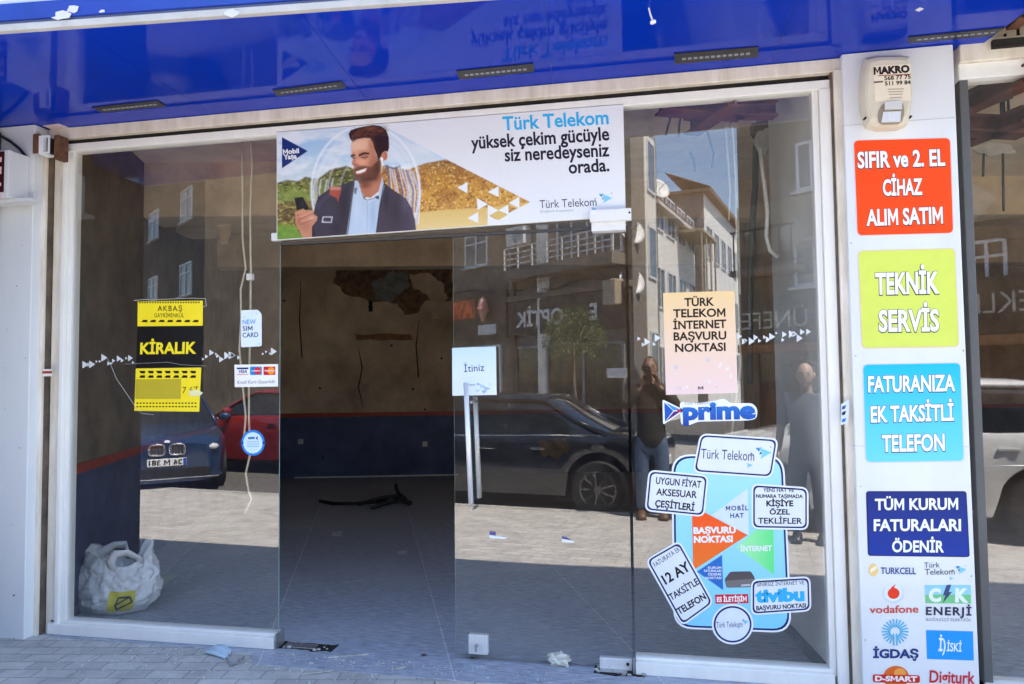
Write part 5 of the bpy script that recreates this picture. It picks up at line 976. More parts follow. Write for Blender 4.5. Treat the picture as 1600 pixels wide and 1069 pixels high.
def window(par, x0, x1, z0, z1, y=0.0, cols=2, m=None, sill=True, trans=None):
    fr = MB(); d = .06; fw_ = .055
    fr.box(x0, x0+fw_, y-d, y, z0, z1); fr.box(x1-fw_, x1, y-d, y, z0, z1); fr.box(x0+fw_, x1-fw_, y-d, y, z0, z0+fw_); fr.box(x0+fw_, x1-fw_, y-d, y, z1-fw_, z1)
    for k in range(1, cols): xm = x0+(x1-x0)*k/cols; fr.box(xm-fw_*.5, xm+fw_*.5, y-d, y, z0+fw_, z1-fw_)
    if trans: zt = z0+(z1-z0)*trans; fr.box(x0+fw_, x1-fw_, y-d*.9, y-.002, zt-.025, zt+.025)
    w = fr.build("window", upvc, par)
    p = MB(); p.box(x0+fw_*.5, x1-fw_*.5, y-.028, y-.02, z0+fw_*.5, z1-fw_*.5); p.build("pane", m or wpane, w)
    c_ = MB(); wdt = (x1-x0)*.28; c_.box(x0+fw_, x0+fw_+wdt, y-.018, y-.012, z0+fw_, z1-fw_); c_.build("curtain", curtain, w)
    if sill: s_ = MB(); s_.box(x0-.1, x1+.1, y-.14, y-.0, z0-.06, z0-.003); s_.build("sill", sill_m, w)
    return w
def shop_window(par, x0, x1, z0, z1, y=0.0, fm=None, n=3):
    fr = MB(); fw_ = .07; d = .08
    fr.box(x0, x1, y-d, y, z1-fw_, z1); fr.box(x0, x1, y-d, y, z0, z0+fw_)
    for k in range(n+1): xm = x0+(x1-x0)*k/n; fr.box(xm-fw_/2, xm+fw_/2, y-d, y, z0+fw_, z1-fw_)
    w = fr.build("shop_window", fm or upvc, par); p = MB(); p.box(x0, x1, y-.03, y-.022, z0+.03, z1-.03); p.build("pane", mat("dim_shop_glass", (.035, .03, .025), .06, var=.5, spec=.7), w); return w
def railing(par, x0, x1, z0, h, y, n=9):
    m_ = MB()
    for k in range(n): x = x0+(x1-x0)*k/(n-1); m_.box(x-.02, x+.02, y-.02, y+.02, z0, z0+h)
    for k in range(4): zz = z0+h*(.22+.26*k); m_.box(x0, x1, y-.045, y-.021, zz-.018, zz+.018)
    return m_.build("balcony_railing", rail_m, par)
def board_text(par, body, x0, x1, z, cap, m, y, bold=.02, name="lettering"):
    v, f, a0, a1 = glyphs(body, bold); mb = MB(); mb.add([(x0+(q[0]-a0)/(a1-a0)*(x1-x0), y, z+q[1]/.682*cap) for q in v], f); return mb.build(name, m, par, fix=False)
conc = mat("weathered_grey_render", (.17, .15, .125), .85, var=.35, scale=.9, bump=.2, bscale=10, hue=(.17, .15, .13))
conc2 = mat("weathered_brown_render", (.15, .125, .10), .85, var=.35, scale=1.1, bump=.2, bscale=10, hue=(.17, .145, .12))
def block(par, L, D, H, m, name="wall"):
    mb = MB(); mb.box(0, L, 0, D, -.12, H); return mb.build(name, m, par, bevel=.01)
# ---- A1: optician below, balcony above
sA = .40; A1 = line_thing("apartment_building", "grey rendered block with a railed balcony over a dark optician's sign", "building", sA)
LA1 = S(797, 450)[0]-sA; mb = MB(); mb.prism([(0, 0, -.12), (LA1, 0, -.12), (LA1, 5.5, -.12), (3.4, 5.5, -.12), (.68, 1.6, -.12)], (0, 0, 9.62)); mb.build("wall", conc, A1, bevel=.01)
def a1(px, py): s, z = S(px, py); return s-sA, z
x0 = a1(978, 400)[0]; x1 = a1(808, 423)[0]; zb0 = a1(890, 411)[1]
mb = MB(); mb.box(max(.02, x0), x1, -.55, -.002, zb0-.30, zb0-.0); mb.build("balcony_slab", conc, A1); railing(A1, max(.05, x0), x1, zb0, .62, -.5, 8)
window(A1, a1(945, 400)[0], a1(872, 400)[0], zb0+.05, zb0+1.75, cols=3, trans=.7, sill=False); window(A1, .3, 1.0, zb0+.05, zb0+1.7, cols=2, sill=False); window(A1, .9, 2.1, zb0+3.0, zb0+4.4); window(A1, 2.8, 4.0, zb0+3.0, zb0+4.4)
shop_window(A1, .3, LA1-.3, .3, 2.45, -.01, mat("grey_shop_frame", (.25, .25, .24), .5), 3)
zs_ = a1(830, 510)[1]; mb = MB(); mb.box(.05, LA1-.05, -.12, -.004, zs_-.25, zs_+.75); sg = mb.build("shop_sign", mat("dark_brown_sign", (.06, .045, .035), .5), A1)
board_text(A1, "OPTİK", a1(885, 505)[0], a1(811, 510)[0], zs_, .42, print_mat((226, 226, 222)), -.125, .03); board_text(A1, "E", a1(938, 500)[0]-.0, a1(926, 500)[0], zs_+.02, .42, print_mat((226, 226, 222)), -.125, .03)
mb = MB(); mb.box(.0, LA1, -.16, -.004, zs_+.78, zs_+.94); mb.build("cornice", conc2, A1, bevel=.02)
mb = MB(); mb.tube([(LA1-.25, -.09, -.1), (LA1-.25, -.09, 9.4)], .07, 8); mb.build("drainpipe", mat("brown_drainpipe", (.12, .08, .06), .5), A1, smooth=True)
mb = MB(); lx, lz = a1(967, 456); mb.box(lx-.22, lx+.22, -.4, -.004, lz-.36, lz+.30); mb.build("air_conditioner", mat("tan_metal_case", (.45, .36, .26), .5), A1, bevel=.03)
mb = MB(); mb.box(.1, .8, -.15, -.125, 1.5, 1.75); mb.build("price_board", print_mat((226, 226, 226)), A1)
# sunlit side of A1 faces the side street
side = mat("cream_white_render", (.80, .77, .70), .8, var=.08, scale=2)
VX, VY = .266, -.964; RZB = math.atan2(VY, VX)
# ---- A2: pastry shop and single window
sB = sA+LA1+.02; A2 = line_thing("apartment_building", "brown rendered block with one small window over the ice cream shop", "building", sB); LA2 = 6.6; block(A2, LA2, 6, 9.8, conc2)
def a2(px, py): s, z = S(px, py); return s-sB, z
w0, w1 = a2(763, 395), a2(728, 395); window(A2, w0[0], w1[0], a2(745, 417)[1], a2(745, 372)[1]+.1, cols=2, trans=.72); window(A2, w0[0]+.1, w1[0], a2(745, 417)[1]+2.9, a2(745, 372)[1]+3)
window(A2, LA2-2.0, LA2-.7, a2(745, 417)[1], a2(745, 372)[1]+.1)
za = a2(728, 497)[1]; mb = MB(); mb.box(.05, LA2-.05, -.12, -.004, za-.75, za+.75); mb.build("shop_sign", mat("dull_dark_sign", (.07, .05, .04), .5), A2)
mb = MB(); mb.box(a2(749, 490)[0], LA2-.8, -.15, -.124, za-.08, za+.58); mb.build("sign_panel", mat("dull_orange_panel", (.28, .075, .025), .5), A2); board_text(A2, "AVKO", a2(747, 490)[0]+.02, a2(747, 490)[0]+2.2, za, .5, print_mat((240, 110, 60)), -.153, .05)
cxp = a2(766, 485)[0]; mb = MB(); mb.lathe((cxp, -.30, za-.25), (0, 0, 1), [(0, .02), (.35, .15), (.36, .19), (.44, .21), (.50, .15), (.58, .17), (.64, .10), (.72, .11), (.80, .04), (.84, .01)], 14); mb.build("ice_cream_sign", mat("striped_cone", (.55, .42, .38), .5, var=.5, scale=1.2, stretch=(1, 1, 6), hue=(.45, .08, .06)), A2, smooth=True)
mb = MB(); mb.box(cxp-.45, cxp+.45, -.15, -.124, za-.62, za-.3); mb.build("sign_panel", print_mat((206, 208, 210)), A2)
shop_window(A2, .4, LA2-.4, .35, 2.55, -.01, None, 4)
# ---- A3: far left, shop with red sign
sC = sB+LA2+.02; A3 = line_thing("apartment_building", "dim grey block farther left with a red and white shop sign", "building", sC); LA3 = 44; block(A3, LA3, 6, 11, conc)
def a3(px, py): s, z = S(px, py); return s-sC, z
w0, w1 = a3(432, 390), a3(385, 390); window(A3, w0[0], w1[0], a3(408, 415)[1], a3(408, 360)[1], cols=3, trans=.72)
w0 = a3(437, 480)[0]; w1 = a3(345, 480)[0]; zr_ = a3(390, 514)[1]; zr2 = a3(390, 484)[1]
mb = MB(); mb.box(w0-1.5, w1, -.2, -.004, zr_-.12, zr2+.12); mb.build("shop_sign", mat("grey_sign_box", (.34, .34, .34), .5), A3); mb = MB(); mb.box(w0-1.4, w1-.15, -.23, -.202, zr_, zr2); mb.build("sign_panel", print_mat((170, 30, 36)), A3)
for k in range(3): mb = MB(); mb.box(w0-1.5, w1, -.26, -.004, zr_-.30-.32*k, zr_-.20-.32*k); mb.build("sign_batten", mat("pale_batten", (.5, .5, .5), .5), A3)
shop_window(A3, .5, 13.5, .3, 2.6, -.01, None, 6); window(A3, w1-5, w1-3.2, a3(408, 415)[1], a3(408, 360)[1])
sky_block = local_thing("apartment_building", "plain brown block across the far left end of the street", "building", (-16.2, -19.5, 0), rz=RZA); block(sky_block, 26, 8, 15, mat("dark_brown_render", (.085, .072, .06), .85, var=.3, scale=1.2, bump=.2, bscale=10))  # added block: shuts out reflected sky, dark to keep the left pane dim
mb = MB(); mb.box(.1, 25.8, -.12, -.004, 2.9, 3.8); mb.build("shop_sign", MATS["dull_dark_sign"], sky_block)
for fl in range(3):
    for k in range(5): window(sky_block, 1.5+k*5, 3.0+k*5, 4.9+fl*3.0, 6.2+fl*3.0, trans=.7)
for k in range(4): shop_window(sky_block, .4+k*6.4, 6.2+k*6.4, .3, 2.7, -.01, mat("grey_shop_frame", (.25, .25, .24), .5), 3)
# ---- C: dark tiled building to the right of the side street
sD0 = S(1158, 480)[0]; sD1 = S(1700, 480)[0]; LC = sD0-sD1; Cb = line_thing("corner_building", "dark tiled building with a dotted frieze and brass sign letters", "building", sD1)
def cc(px, py): s, z = S(px, py); return s-sD1, z
tile_c = bpy.data.materials.new("dotted_tile_cladding"); tile_c.use_nodes = True; nt = tile_c.node_tree; bs = nt.nodes["Principled BSDF"]; bs.inputs["Roughness"].default_value = .6
tc = nt.nodes.new("ShaderNodeTexCoord"); vo = nt.nodes.new("ShaderNodeTexVoronoi"); vo.inputs["Scale"].default_value = 2.6; vo.inputs["Randomness"].default_value = .25; nt.links.new(tc.outputs["Object"], vo.inputs[0])
cr = nt.nodes.new("ShaderNodeValToRGB"); cr.color_ramp.elements[0].position = .22; cr.color_ramp.elements[0].color = (.50, .46, .36, 1); cr.color_ramp.elements[1].position = .26; cr.color_ramp.elements[1].color = (.24, .20, .13, 1); nt.links.new(vo.outputs["Distance"], cr.inputs[0]); nt.links.new(cr.outputs[0], bs.inputs["Base Color"])
wallc = block(Cb, LC, 3, 7.6, mat("brown_grey_cladding", (.15, .125, .095), .7, var=.25, scale=2, bump=.1))
zf0, zf1 = cc(1545, 345)[1], cc(1545, 282)[1]; mb = MB(); mb.box(-.01, LC+.01, -.06, -.003, zf0, zf1+.4); fz = mb.build("frieze", tile_c, Cb)
for px in (1523, 1240): cx_ = cc(px, 315)[0]; cz_ = (zf0+zf1)/2; mb = MB(); mb.prism([(cx_+.34, -.075, cz_), (cx_, -.075, cz_+.34), (cx_-.34, -.075, cz_), (cx_, -.075, cz_-.34)], (0, .012, 0)); mb.build("diamond_tile", mat("pale_diamond_tile", (.45, .42, .34), .6), fz)
w0, w1 = cc(1575, 410)[0], cc(1512, 410)[0]; window(Cb, w0, w1, cc(1545, 440)[1], cc(1545, 375)[1], cols=2, trans=.6); w0, w1 = cc(1276, 410)[0], cc(1250, 410)[0]; window(Cb, w0, w1+.1, cc(1262, 447)[1], cc(1262, 372)[1], cols=1); window(Cb, w0, w1, zf1+.5, zf1+1.5, cols=1)
zsg = cc(1540, 492)[1]; mb = MB(); mb.box(.05, LC-.1, -.16, -.004, zsg-.32, zsg+.62); mb.build("shop_sign", mat("olive_dark_sign", (.06, .055, .035), .5), Cb)
LETC = mat("dull_brass_letters", (.62, .58, .48), .45, var=.1)
board_text(Cb, "ÜNEFE", cc(1268, 500)[0], cc(1166, 500)[0], cc(1220, 513)[1], .36, LETC, -.165, .0); board_text(Cb, "EKLER", cc(1600, 490)[0]-.15, cc(1500, 490)[0]+.1, cc(1550, 490)[1], .34, LETC, -.165, .0)
shop_window(Cb, .3, LC-.4, .3, zsg-.4, -.02, mat("brown_shop_frame", (.09, .055, .035), .5), 5)
mb = MB(); mb.box(.05, LC-.2, -.5, -.17, zsg-.52, zsg-.36); mb.build("awning_rail", mat("orange_brown_awning", (.32, .13, .05), .6, var=.3), Cb)
mb = MB(); zbal = cc(1180, 425)[1]; mb.box(LC-1.5, LC-.05, -.5, -.003, zbal-.12, zbal); mb.build("balcony_slab", conc, Cb); m_ = MB()
for k in range(6): m_.box(LC-1.45+k*.26, LC-1.43+k*.26, -.48, -.46, zbal, zbal+.8)
m_.box(LC-1.5, LC-.08, -.49, -.45, zbal+.8, zbal+.84); m_.build("balcony_railing", mat("dark_iron_rail", (.03, .03, .03), .5), Cb)
# ---- side street: pale sunlit houses receding behind
def side_thing(label, x, Yv): return local_thing("side_street_house", label, "house", (x, -Yv, 0), rz=RZB)
def side_house(label, x, Yv, L, D, H, m, front_m, rows, cols, roofm):
    t = side_thing(label, x, Yv); mb = MB(); mb.box(0, L, -D, 0, -.12, H); mb.build("wall", m, t, bevel=.01)
    mb = MB(); mb.box(-.002-.01, -.0, -D+.02, -.02, 0, H-.02); mb.build("gable_wall", front_m, t)
    mb = MB(); mb.box(-.25, L+.2, -D-.2, .32, H+.002, H+.14); r_ = mb.build("roof", roofm, t); mb = MB(); mb.prism([(-.25, .33, H+.145), (L+.2, .33, H+.145), (L+.2, -D*.5, H+1.0), (-.25, -D*.5, H+1.0)], (0, 0, .04)); mb.build("roof_tiles", mat("old_roof_tiles", (.28, .13, .08), .8, var=.3, scale=8), r_)
    for r in range(rows):
        for k in range(cols):
            xx = L*(k+.5)/cols; zz = 1.1+r*2.75; fr = MB(); wd, hh = .62, 1.45
            fr.box(xx-wd, xx+wd, .0, .05, zz, zz+.06); fr.box(xx-wd, xx+wd, .0, .05, zz+hh-.06, zz+hh)
            for q in (-wd, -.03, wd-.06): fr.box(xx+q, xx+q+.06, .0, .05, zz+.06, zz+hh-.06)
            w_ = fr.build("window", upvc, t); p_ = MB(); p_.box(xx-wd+.02, xx+wd-.02, .012, .02, zz+.03, zz+hh-.03); p_.build("pane", mat("blue_grey_window_glass", (.10, .13, .17), .08, var=.3, spec=.8), w_)
    return t
grey_g = mat("bare_grey_gable", (.30, .28, .26), .9, var=.2, scale=1.2)
b2 = side_house("pale two storey house nearest along the sunny side street", .25, 20.1, 6.9, 3.0, 7.3, side, grey_g, 3, 4, mat("pale_eaves", (.6, .58, .53), .7))
mb = MB(); mb.box(3.6, 6.6, -.1, 1.0, 7.0, 7.1); mb.build("porch_roof", mat("wooden_porch", (.5, .4, .28), .8), b2)
for k in range(4): mb = MB(); mb.tube([(3.7+k*.93, .92, 4.4), (3.7+k*.93, .92, 7.0)], .04, 6); mb.build("porch_post", MATS["wooden_porch"], b2)
side_house("tall white house with a grey gable farther down the side street", 2.55, 27.1, 9.0, 3.2, 9.4, mat("bright_white_render", (.84, .82, .78), .8, var=.05), grey_g, 3, 5, mat("brown_eaves", (.25, .15, .1), .8))
side_house("last cream house at the far end of the side street", 6.2, 39.0, 9.0, 4, 9.0, side, grey_g, 3, 4, MATS["pale_eaves"])
# narrow sunlit return of A1
rt_ = side_thing("narrow cream house end beside the optician's block at the side street corner", -.30+.05, 14.35); 
mb = MB(); mb.box(.9, 2.0, -3.2, .05, -.12, 8.6); mb.build("wall", side, rt_, bevel=.01); mb = MB(); mb.box(.86, 2.1, -3.3, .25, 8.602, 8.75); mb.build("roof", MATS["pale_eaves"], rt_)
for zz in (1.3, 4.2, 6.6):
    for xx in (1.47,): fr = MB(); fr.box(xx-.4, xx+.4, .052, .09, zz, zz+.07); fr.box(xx-.4, xx+.4, .052, .09, zz+1.4, zz+1.47); fr.box(xx-.4, xx-.34, .052, .09, zz+.07, zz+1.4); fr.box(xx+.34, xx+.4, .052, .09, zz+.07, zz+1.4); w_ = fr.build("window", upvc, rt_); p_ = MB(); p_.box(xx-.34, xx+.34, .056, .07, zz+.07, zz+1.4); p_.build("pane", MATS["blue_grey_window_glass"], w_)
for k, (px, py, dd) in enumerate(((986, 362, .3), (986, 440, .3), (1030, 296, 7.0))):
    t_ = ray(px, py); kk = (17.7+dd)/(t_.y+.795*t_.x); p = EYE+t_*kk; p.y = -p.y; t = thing("satellite_dish", ["white satellite dish high at the optician's block corner", "white satellite dish lower down at the optician's block corner", "white satellite dish on the roof edge of the nearest pale side street house"][k], "satellite dish", tuple(p))
    ax = Vector((.55, .75, .35)); mb = MB(); mb.lathe(tuple(p), tuple(ax), [(-.02, .02), (-.015, .15), (.02, .30), (.05, .38), (.055, .38), (.03, .30), (.0, .15), (-.008, .02)], 20); mb.build("dish", mat("white_dish", (.72, .72, .7), .5), t, smooth=True)
    mb = MB(); mb.tube([tuple(p), tuple(p+Vector((-.15, -.3, -.25)))], .025, 6); mb.tube([tuple(p), tuple(p+ax.normalized()*.4)], .012, 6); mb.build("arm", zinc, t)
def cooler(par, x, z, y=-.004):
    mb = MB(); mb.box(x-.4, x+.4, y-.32, y, z, z+.55); a_ = mb.build("air_conditioner", MATS["white_dish"], par, bevel=.02); mb = MB(); mb.lathe((x-.08, y-.321, z+.28), (0, -1, 0), [(0, .21), (.012, .21), (.013, .17), (.002, .16)], 20); mb.build("fan_grille", zinc, a_)
    mb = MB(); mb.tube([(x+.4, y-.05, z+.1), (x+.55, y-.04, z-.1), (x+.55, y-.04, z-1.2)], .025, 6); mb.build("hose", rail_m, a_)
cooler(A1, 4.2, zb0+.75); cooler(A2, 4.1, 3.75); cooler(A3, 2.0, 5.2); cooler(Cb, LC-3.2, zf1+.9)
for par, L_, z_ in ((A1, LA1, zb0-.55), (A2, LA2, 4.35), (Cb, LC, zf0-.25)):
    mb = MB(); mb.tube([(L_*k/8, -.05, z_-.10*math.sin(k*1.7)-.06*(k % 2)) for k in range(9)], .018, 5); mb.build("wall_cable", black, par)
for par, xs_, z_ in ((A1, (.9, 2.2, 3.3), 3.0), (A2, (1.2, 3.0, 5.2), 3.9), (A3, (2.2, 5.1, 8.3), 4.1)):
    for k, x_ in enumerate(xs_):
        rnd = random.Random(int(x_*31)); pts = [(x_+rnd.uniform(-.12, .12)+.3*q*(k-1)*.4, -.002, z_+1.1-q*.32+rnd.uniform(-.1, .1)) for q in range(5)]; mb = MB(); mb.tube(pts, [.006, .016, .022, .016, .005], 4); mb.build("render_crack", dark, par)
# ---- street tree
tr = thing("street_tree", "small round street tree with sunlit leaves on the opposite pavement", "tree", (-1.57, -11.5, 0))
mb = MB(); mb.tube([(-1.52, -11.5, -.02), (-1.55, -11.5, .9), (-1.60, -11.52, 1.7), (-1.58, -11.5, 2.3)], [.05, .04, .035, .02], 8)
rnd = random.Random(3)
for k in range(9): a = rnd.uniform(0, 6.28); mb.tube([(-1.59, -11.5, 1.6+.06*k), (-1.59+.25*math.cos(a), -11.5+.25*math.sin(a), 2.1+.05*k), (-1.59+.5*math.cos(a), -11.5+.5*math.sin(a), 2.35+.06*k)], [.018, .012, .006], 5)
mb.build("trunk", mat("pale_bark", (.26, .21, .15), .9, var=.3), tr, smooth=True)
lf = MB()
for k in range(5200):
    while True:
        d = Vector((rnd.uniform(-1, 1), rnd.uniform(-1, 1), rnd.uniform(-1, 1)))
        if .2 < d.length < 1: break
    if mnoise.noise(d*3.1+Vector((5, 2, 1))) < -.12+.25*(1-d.length): continue
    p = Vector((-1.57+d.x*.74, -11.5+d.y*.74, 2.52+d.z*.62-.12*abs(d.x))); s_ = rnd.uniform(.018, .036); a = Vector((rnd.gauss(0, 1), rnd.gauss(0, 1), rnd.gauss(0, .6))).normalized(); b_ = a.orthogonal().normalized()
    lf.cur = rnd.choice((0, 0, 1, 2)); lf.add([tuple(p-a*s_), tuple(p+b_*s_*.5), tuple(p+a*s_), tuple(p-b_*s_*.5)], [(0, 1, 2, 3)])
lf.build("crown", [mat("leaf_green", (.24, .28, .10), .5, var=.2), mat("leaf_sun_sparkle", (.46, .48, .28), .5, var=.2), mat("leaf_dark_green", (.12, .15, .05), .5, var=.2)], tr, fix=False)  # lightest leaf tone puts the sun's sparkle into the colour

# ================================================================== PARKED CARS
chrome = mat("chrome_trim", (.75, .75, .76), .12, 1.0, var=.02); tyre_m = mat("tyre_rubber", (.022, .022, .022), .75, var=.3); rim_m = mat("alloy_rim", (.20, .20, .21), .35, .7, var=.1)
cglass = mat("car_window_glass", (.012, .014, .016), .04, var=.1, spec=.9); lampw = mat("clear_headlamp", (.65, .68, .72), .08, var=.15, spec=.9); lampr = mat("red_tail_lamp", (.42, .015, .012), .12, var=.1, coat=.5)
def interp(tab, x): return float(np.interp(x, [a for a, b in tab], [b for a, b in tab]))
def make_car(label, L, Wd, top, plan, cabin, roof, wheels, paint, loc, rz, wr=.32, kind="hatch", grille=None, plate=None, group="cars parked along the kerb"):
    """top / plan / roof: tables along the length (0 = nose); cabin = (screen base, screen top, roof end, rear base)"""
    t = local_thing("parked_car", label, "car", loc, rz=rz, group=group); hw = Wd/2; N = int(L/.045); rows = []
    X = lambda s: L/2-s
    for i in range(N+1):
        s = L*i/N; zt = interp(top, s); w = hw*interp(plan, s); zb = .20
        for wx in wheels:
            dx = s-wx
            if abs(dx) < wr+.07: zb = max(zb, math.sqrt((wr+.07)**2-dx*dx)+wr-.02)
        zb = min(zb, zt-.12); zm = zb+(zt-zb)*.55
        half = [(0, zb+.0), (w*.82, zb), (w*.97, zb+.05), (w, zm), (w*.985, zt-.09), (w*.93, zt-.02), (w*.70, zt+.012), (0, zt+.03)]
        rows.append([(X(s), -y, z) for y, z in half[::-1]]+[(X(s), y, z) for y, z in half[1:]])
    mb = MB(); mb.grid(rows); mb.f += [tuple(range(len(rows[0])))[::-1], tuple(N*len(rows[0])+k for k in range(len(rows[0])))]; mb.mi += [0, 0]
    body = mb.build("body", paint, t, smooth=True); body.modifiers.new("edge", 'EDGE_SPLIT').split_angle = R_(38)
    c0, c1, c2, c3 = cabin; st = [c0+(c3-c0)*k/30 for k in range(31)]; gl = []; rf = []
    for s in st:
        bz = interp(top, s)-.01; u = 1.0 if c1 <= s <= c2 else ((s-c0)/(c1-c0) if s < c1 else (c3-s)/(c3-c2)); zr = bz+(interp(roof, s)-bz)*max(.02, u)**.85; w = hw*interp(plan, s); wt = w*(.88-.17*max(0, u))
        gl.append([(X(s), -w*.90, bz), (X(s), -(w*.90*.35+wt*.65), bz+(zr-bz)*.62), (X(s), -wt, zr-.035), (X(s), -wt*.85, zr), (X(s), 0, zr+.02), (X(s), wt*.85, zr), (X(s), wt, zr-.035), (X(s), w*.90*.35+wt*.65, bz+(zr-bz)*.62), (X(s), w*.90, bz)])
        if c1-.02 <= s <= c2+.02: rf.append([(X(s), -wt*1.012, zr-.042), (X(s), -wt*.87, zr+.006), (X(s), 0, zr+.028), (X(s), wt*.87, zr+.006), (X(s), wt*1.012, zr-.042)])
    mb = MB(); mb.grid(gl); mb.build("windows", cglass, t, smooth=True)
    mb = MB(); mb.grid(rf); o = mb.build("roof", paint, t, smooth=True); o.modifiers.new("thickness", 'SOLIDIFY').thickness = .012
    def at(s, j): i = min(range(31), key=lambda q: abs(st[q]-s)); return gl[i]
    for sg in (0, 8):
        j = [sg, 1 if sg == 0 else 7, 2 if sg == 0 else 6]; off = Vector((0, -.008 if sg == 0 else .008, 0))
        for path in ([at(c0, 0)[sg], at(c0+(c1-c0)*.5, 0)[j[2]], at(c1, 0)[j[2]], at(c2, 0)[j[2]], at(c2+(c3-c2)*.5, 0)[j[2]], at(c3, 0)[sg]], [at((c1+c2)/2+.1, 0)[sg], at((c1+c2)/2+.1, 0)[j[1]], at((c1+c2)/2+.1, 0)[j[2]]]):
            mb = MB(); mb.tube([tuple(Vector(p)+off) for p in path], .026, 6); mb.build("pillar_trim", paint, t, smooth=True)
        mb = MB(); mb.tube([tuple(Vector(at(s, 0)[sg])+off*2.4) for s in (c0+.15, (c0+c3)/2, c3-.1)], .010, 5); mb.build("window_trim", chrome, t, smooth=True)
    for wx in wheels:
        for sg in (-1, 1):
            y = sg*(hw-.11); mb = MB(); mb.lathe((X(wx), y-sg*.10, wr), (0, sg, 0), [(0, wr*.62), (.005, wr*.95), (.03, wr), (.17, wr), (.20, wr*.94), (.205, wr*.66)], 32); ty_ = mb.build("wheel", tyre_m, t, smooth=True); ty_.modifiers.new("edge", 'EDGE_SPLIT').split_angle = R_(40)
            mb = MB(); mb.lathe((X(wx), y+sg*.085, wr), (0, sg, 0), [(0, wr*.67), (.024, wr*.67), (.026, wr*.60), (.008, wr*.58)], 28); mb.lathe((X(wx), y+sg*.085, wr), (0, sg, 0), [(.008, .07), (.03, .05)], 12)
            for k in range(9): a = 2*math.pi*k/9; mb.tube([(X(wx)+.05*math.cos(a), y+sg*.105, wr+.05*math.sin(a)), (X(wx)+wr*.60*math.cos(a), y+sg*.103, wr+wr*.60*math.sin(a))], .017, 5)
            mb.build("rim", rim_m, ty_, smooth=False)
    mb = MB(); mb.box(-L/2+.3, L/2-.3, -hw+.16, hw-.16, .16, .6); mb.build("underbody", black, t)
    zt0 = interp(top, .25); zt1 = interp(top, L-.12)
    for sg in (-1, 1):
        w = hw*interp(plan, .16); mb = MB(); mb.ball((X(.20), sg*w*.80, zt0-.155), 1, 8, (.22, .11, .07)); mb.build("headlight", lampw, t, smooth=True)
        w = hw*interp(plan, L-.10); mb = MB(); mb.ball((X(L-.14), sg*w*.84, zt1-.20), 1, 8, (.13, .11, .085)); mb.build("tail_light", lampr, t, smooth=True)
        sx = c0+.42; w = hw*interp(plan, sx); zz = interp(top, sx)+.07; mb = MB(); mb.ball((X(sx), sg*(w+.10), zz), 1, 8, (.07, .11, .075)); mb.tube([(X(sx), sg*w*.88, zz-.06), (X(sx), sg*(w+.05), zz-.02)], .02, 6); mb.build("wing_mirror", paint, t, smooth=True)
        for k in (.42, .66): sx = c0+(c3-c0)*k+.1; w = hw*interp(plan, sx); zz = interp(top, sx)-.16; mb = MB(); mb.box(X(sx)-.09, X(sx)+.09, sg*(w+.002)-.012, sg*(w+.002)+.012, zz-.012, zz+.012); mb.build("door_handle", chrome if kind == "saloon" else paint, t, bevel=.004)
    def face(s, y0, y1, z0, z1, m, name, e=.006, end=1):
        x = (X(s)+e) if end == 1 else (X(s)-e); mb = MB(); mb.box(min(x, x-end*.05), max(x, x-end*.05), y0, y1, z0, z1); return mb.build(name, m, t, bevel=.006)
    zn = interp(top, 0)
    if grille == "twin":
        for sg in (-1, 1):
            rows = []; yc, zc = sg*.135, zn-.06; pts = [(yc+.105*math.copysign(abs(math.cos(a))**.6, math.cos(a)), zc+.078*math.copysign(abs(math.sin(a))**.6, math.sin(a))) for a in (2*math.pi*k/28 for k in range(29))]
            mb = MB(); mb.tube([(X(-.035), y, z) for y, z in pts], .015, 6); g_ = mb.build("grille", chrome, t, smooth=True); mb = MB(); mb.prism([(X(-.03), y, z) for y, z in pts[:-1]], (-.03, 0, 0)); mb.build("grille_mesh", dark, g_)
            for k in range(5): mb = MB(); mb.box(X(-.033), X(-.028), yc-.08+k*.04-.004, yc-.08+k*.04+.004, zc-.07, zc+.07); mb.build("grille_bar", zinc, g_)
        mb = MB(); mb.lathe((X(.05), 0, zn+.045), (.5, 0, .85), [(0, .04), (.008, .04), (.009, .02)], 18); mb.build("bonnet_badge", print_mat((206, 216, 230)), t)
    else: face(0, -.42, .42, zn-.16, zn-.05, dark, "grille")
    face(0, -hw*.66, hw*.66, .28, .40, dark, "air_intake", .012); face(0, -.80*hw, .80*hw, .245, .265, chrome, "bumper_trim", .014)
    if plate: pl_ = face(-.01, -.26, .26, .44, .55, print_mat((232, 234, 236)), "number_plate", .02); v, f, a0, a1 = glyphs(plate, .03); mb = MB(); mb.add([(X(-.01)+.0215, -.20+(q[0]-a0)/(a1-a0)*.44, .46+q[1]/.682*.07) for q in v], f); mb.build("lettering", KB, pl_, fix=False); mb = MB(); mb.box(X(-.01)+.0195, X(-.01)+.0225, -.257, -.215, .443, .547); mb.build("blue_band", print_mat((30, 70, 170)), pl_)
    face(L, -.26, .26, .55, .66, print_mat((226, 228, 230)), "rear_plate", .01, -1)
    return t
KA_ = R_(8.7); KN = Vector((.1513, -.9885, 0))
def kerb_pt(x, off): return Vector((x, kerb_y(x), -.116))+KN*off
blue_p = mat("metallic_blue_car_paint", (.018, .045, .12), .22, .35, var=.06, coat=1.0); black_p = mat("black_car_paint", (.012, .013, .016), .16, var=.1, coat=1.0); white_p = mat("white_car_paint", (.72, .73, .74), .2, var=.02, coat=.9); red_p = mat("red_car_paint", (.24, .014, .012), .2, var=.04, coat=1.0)
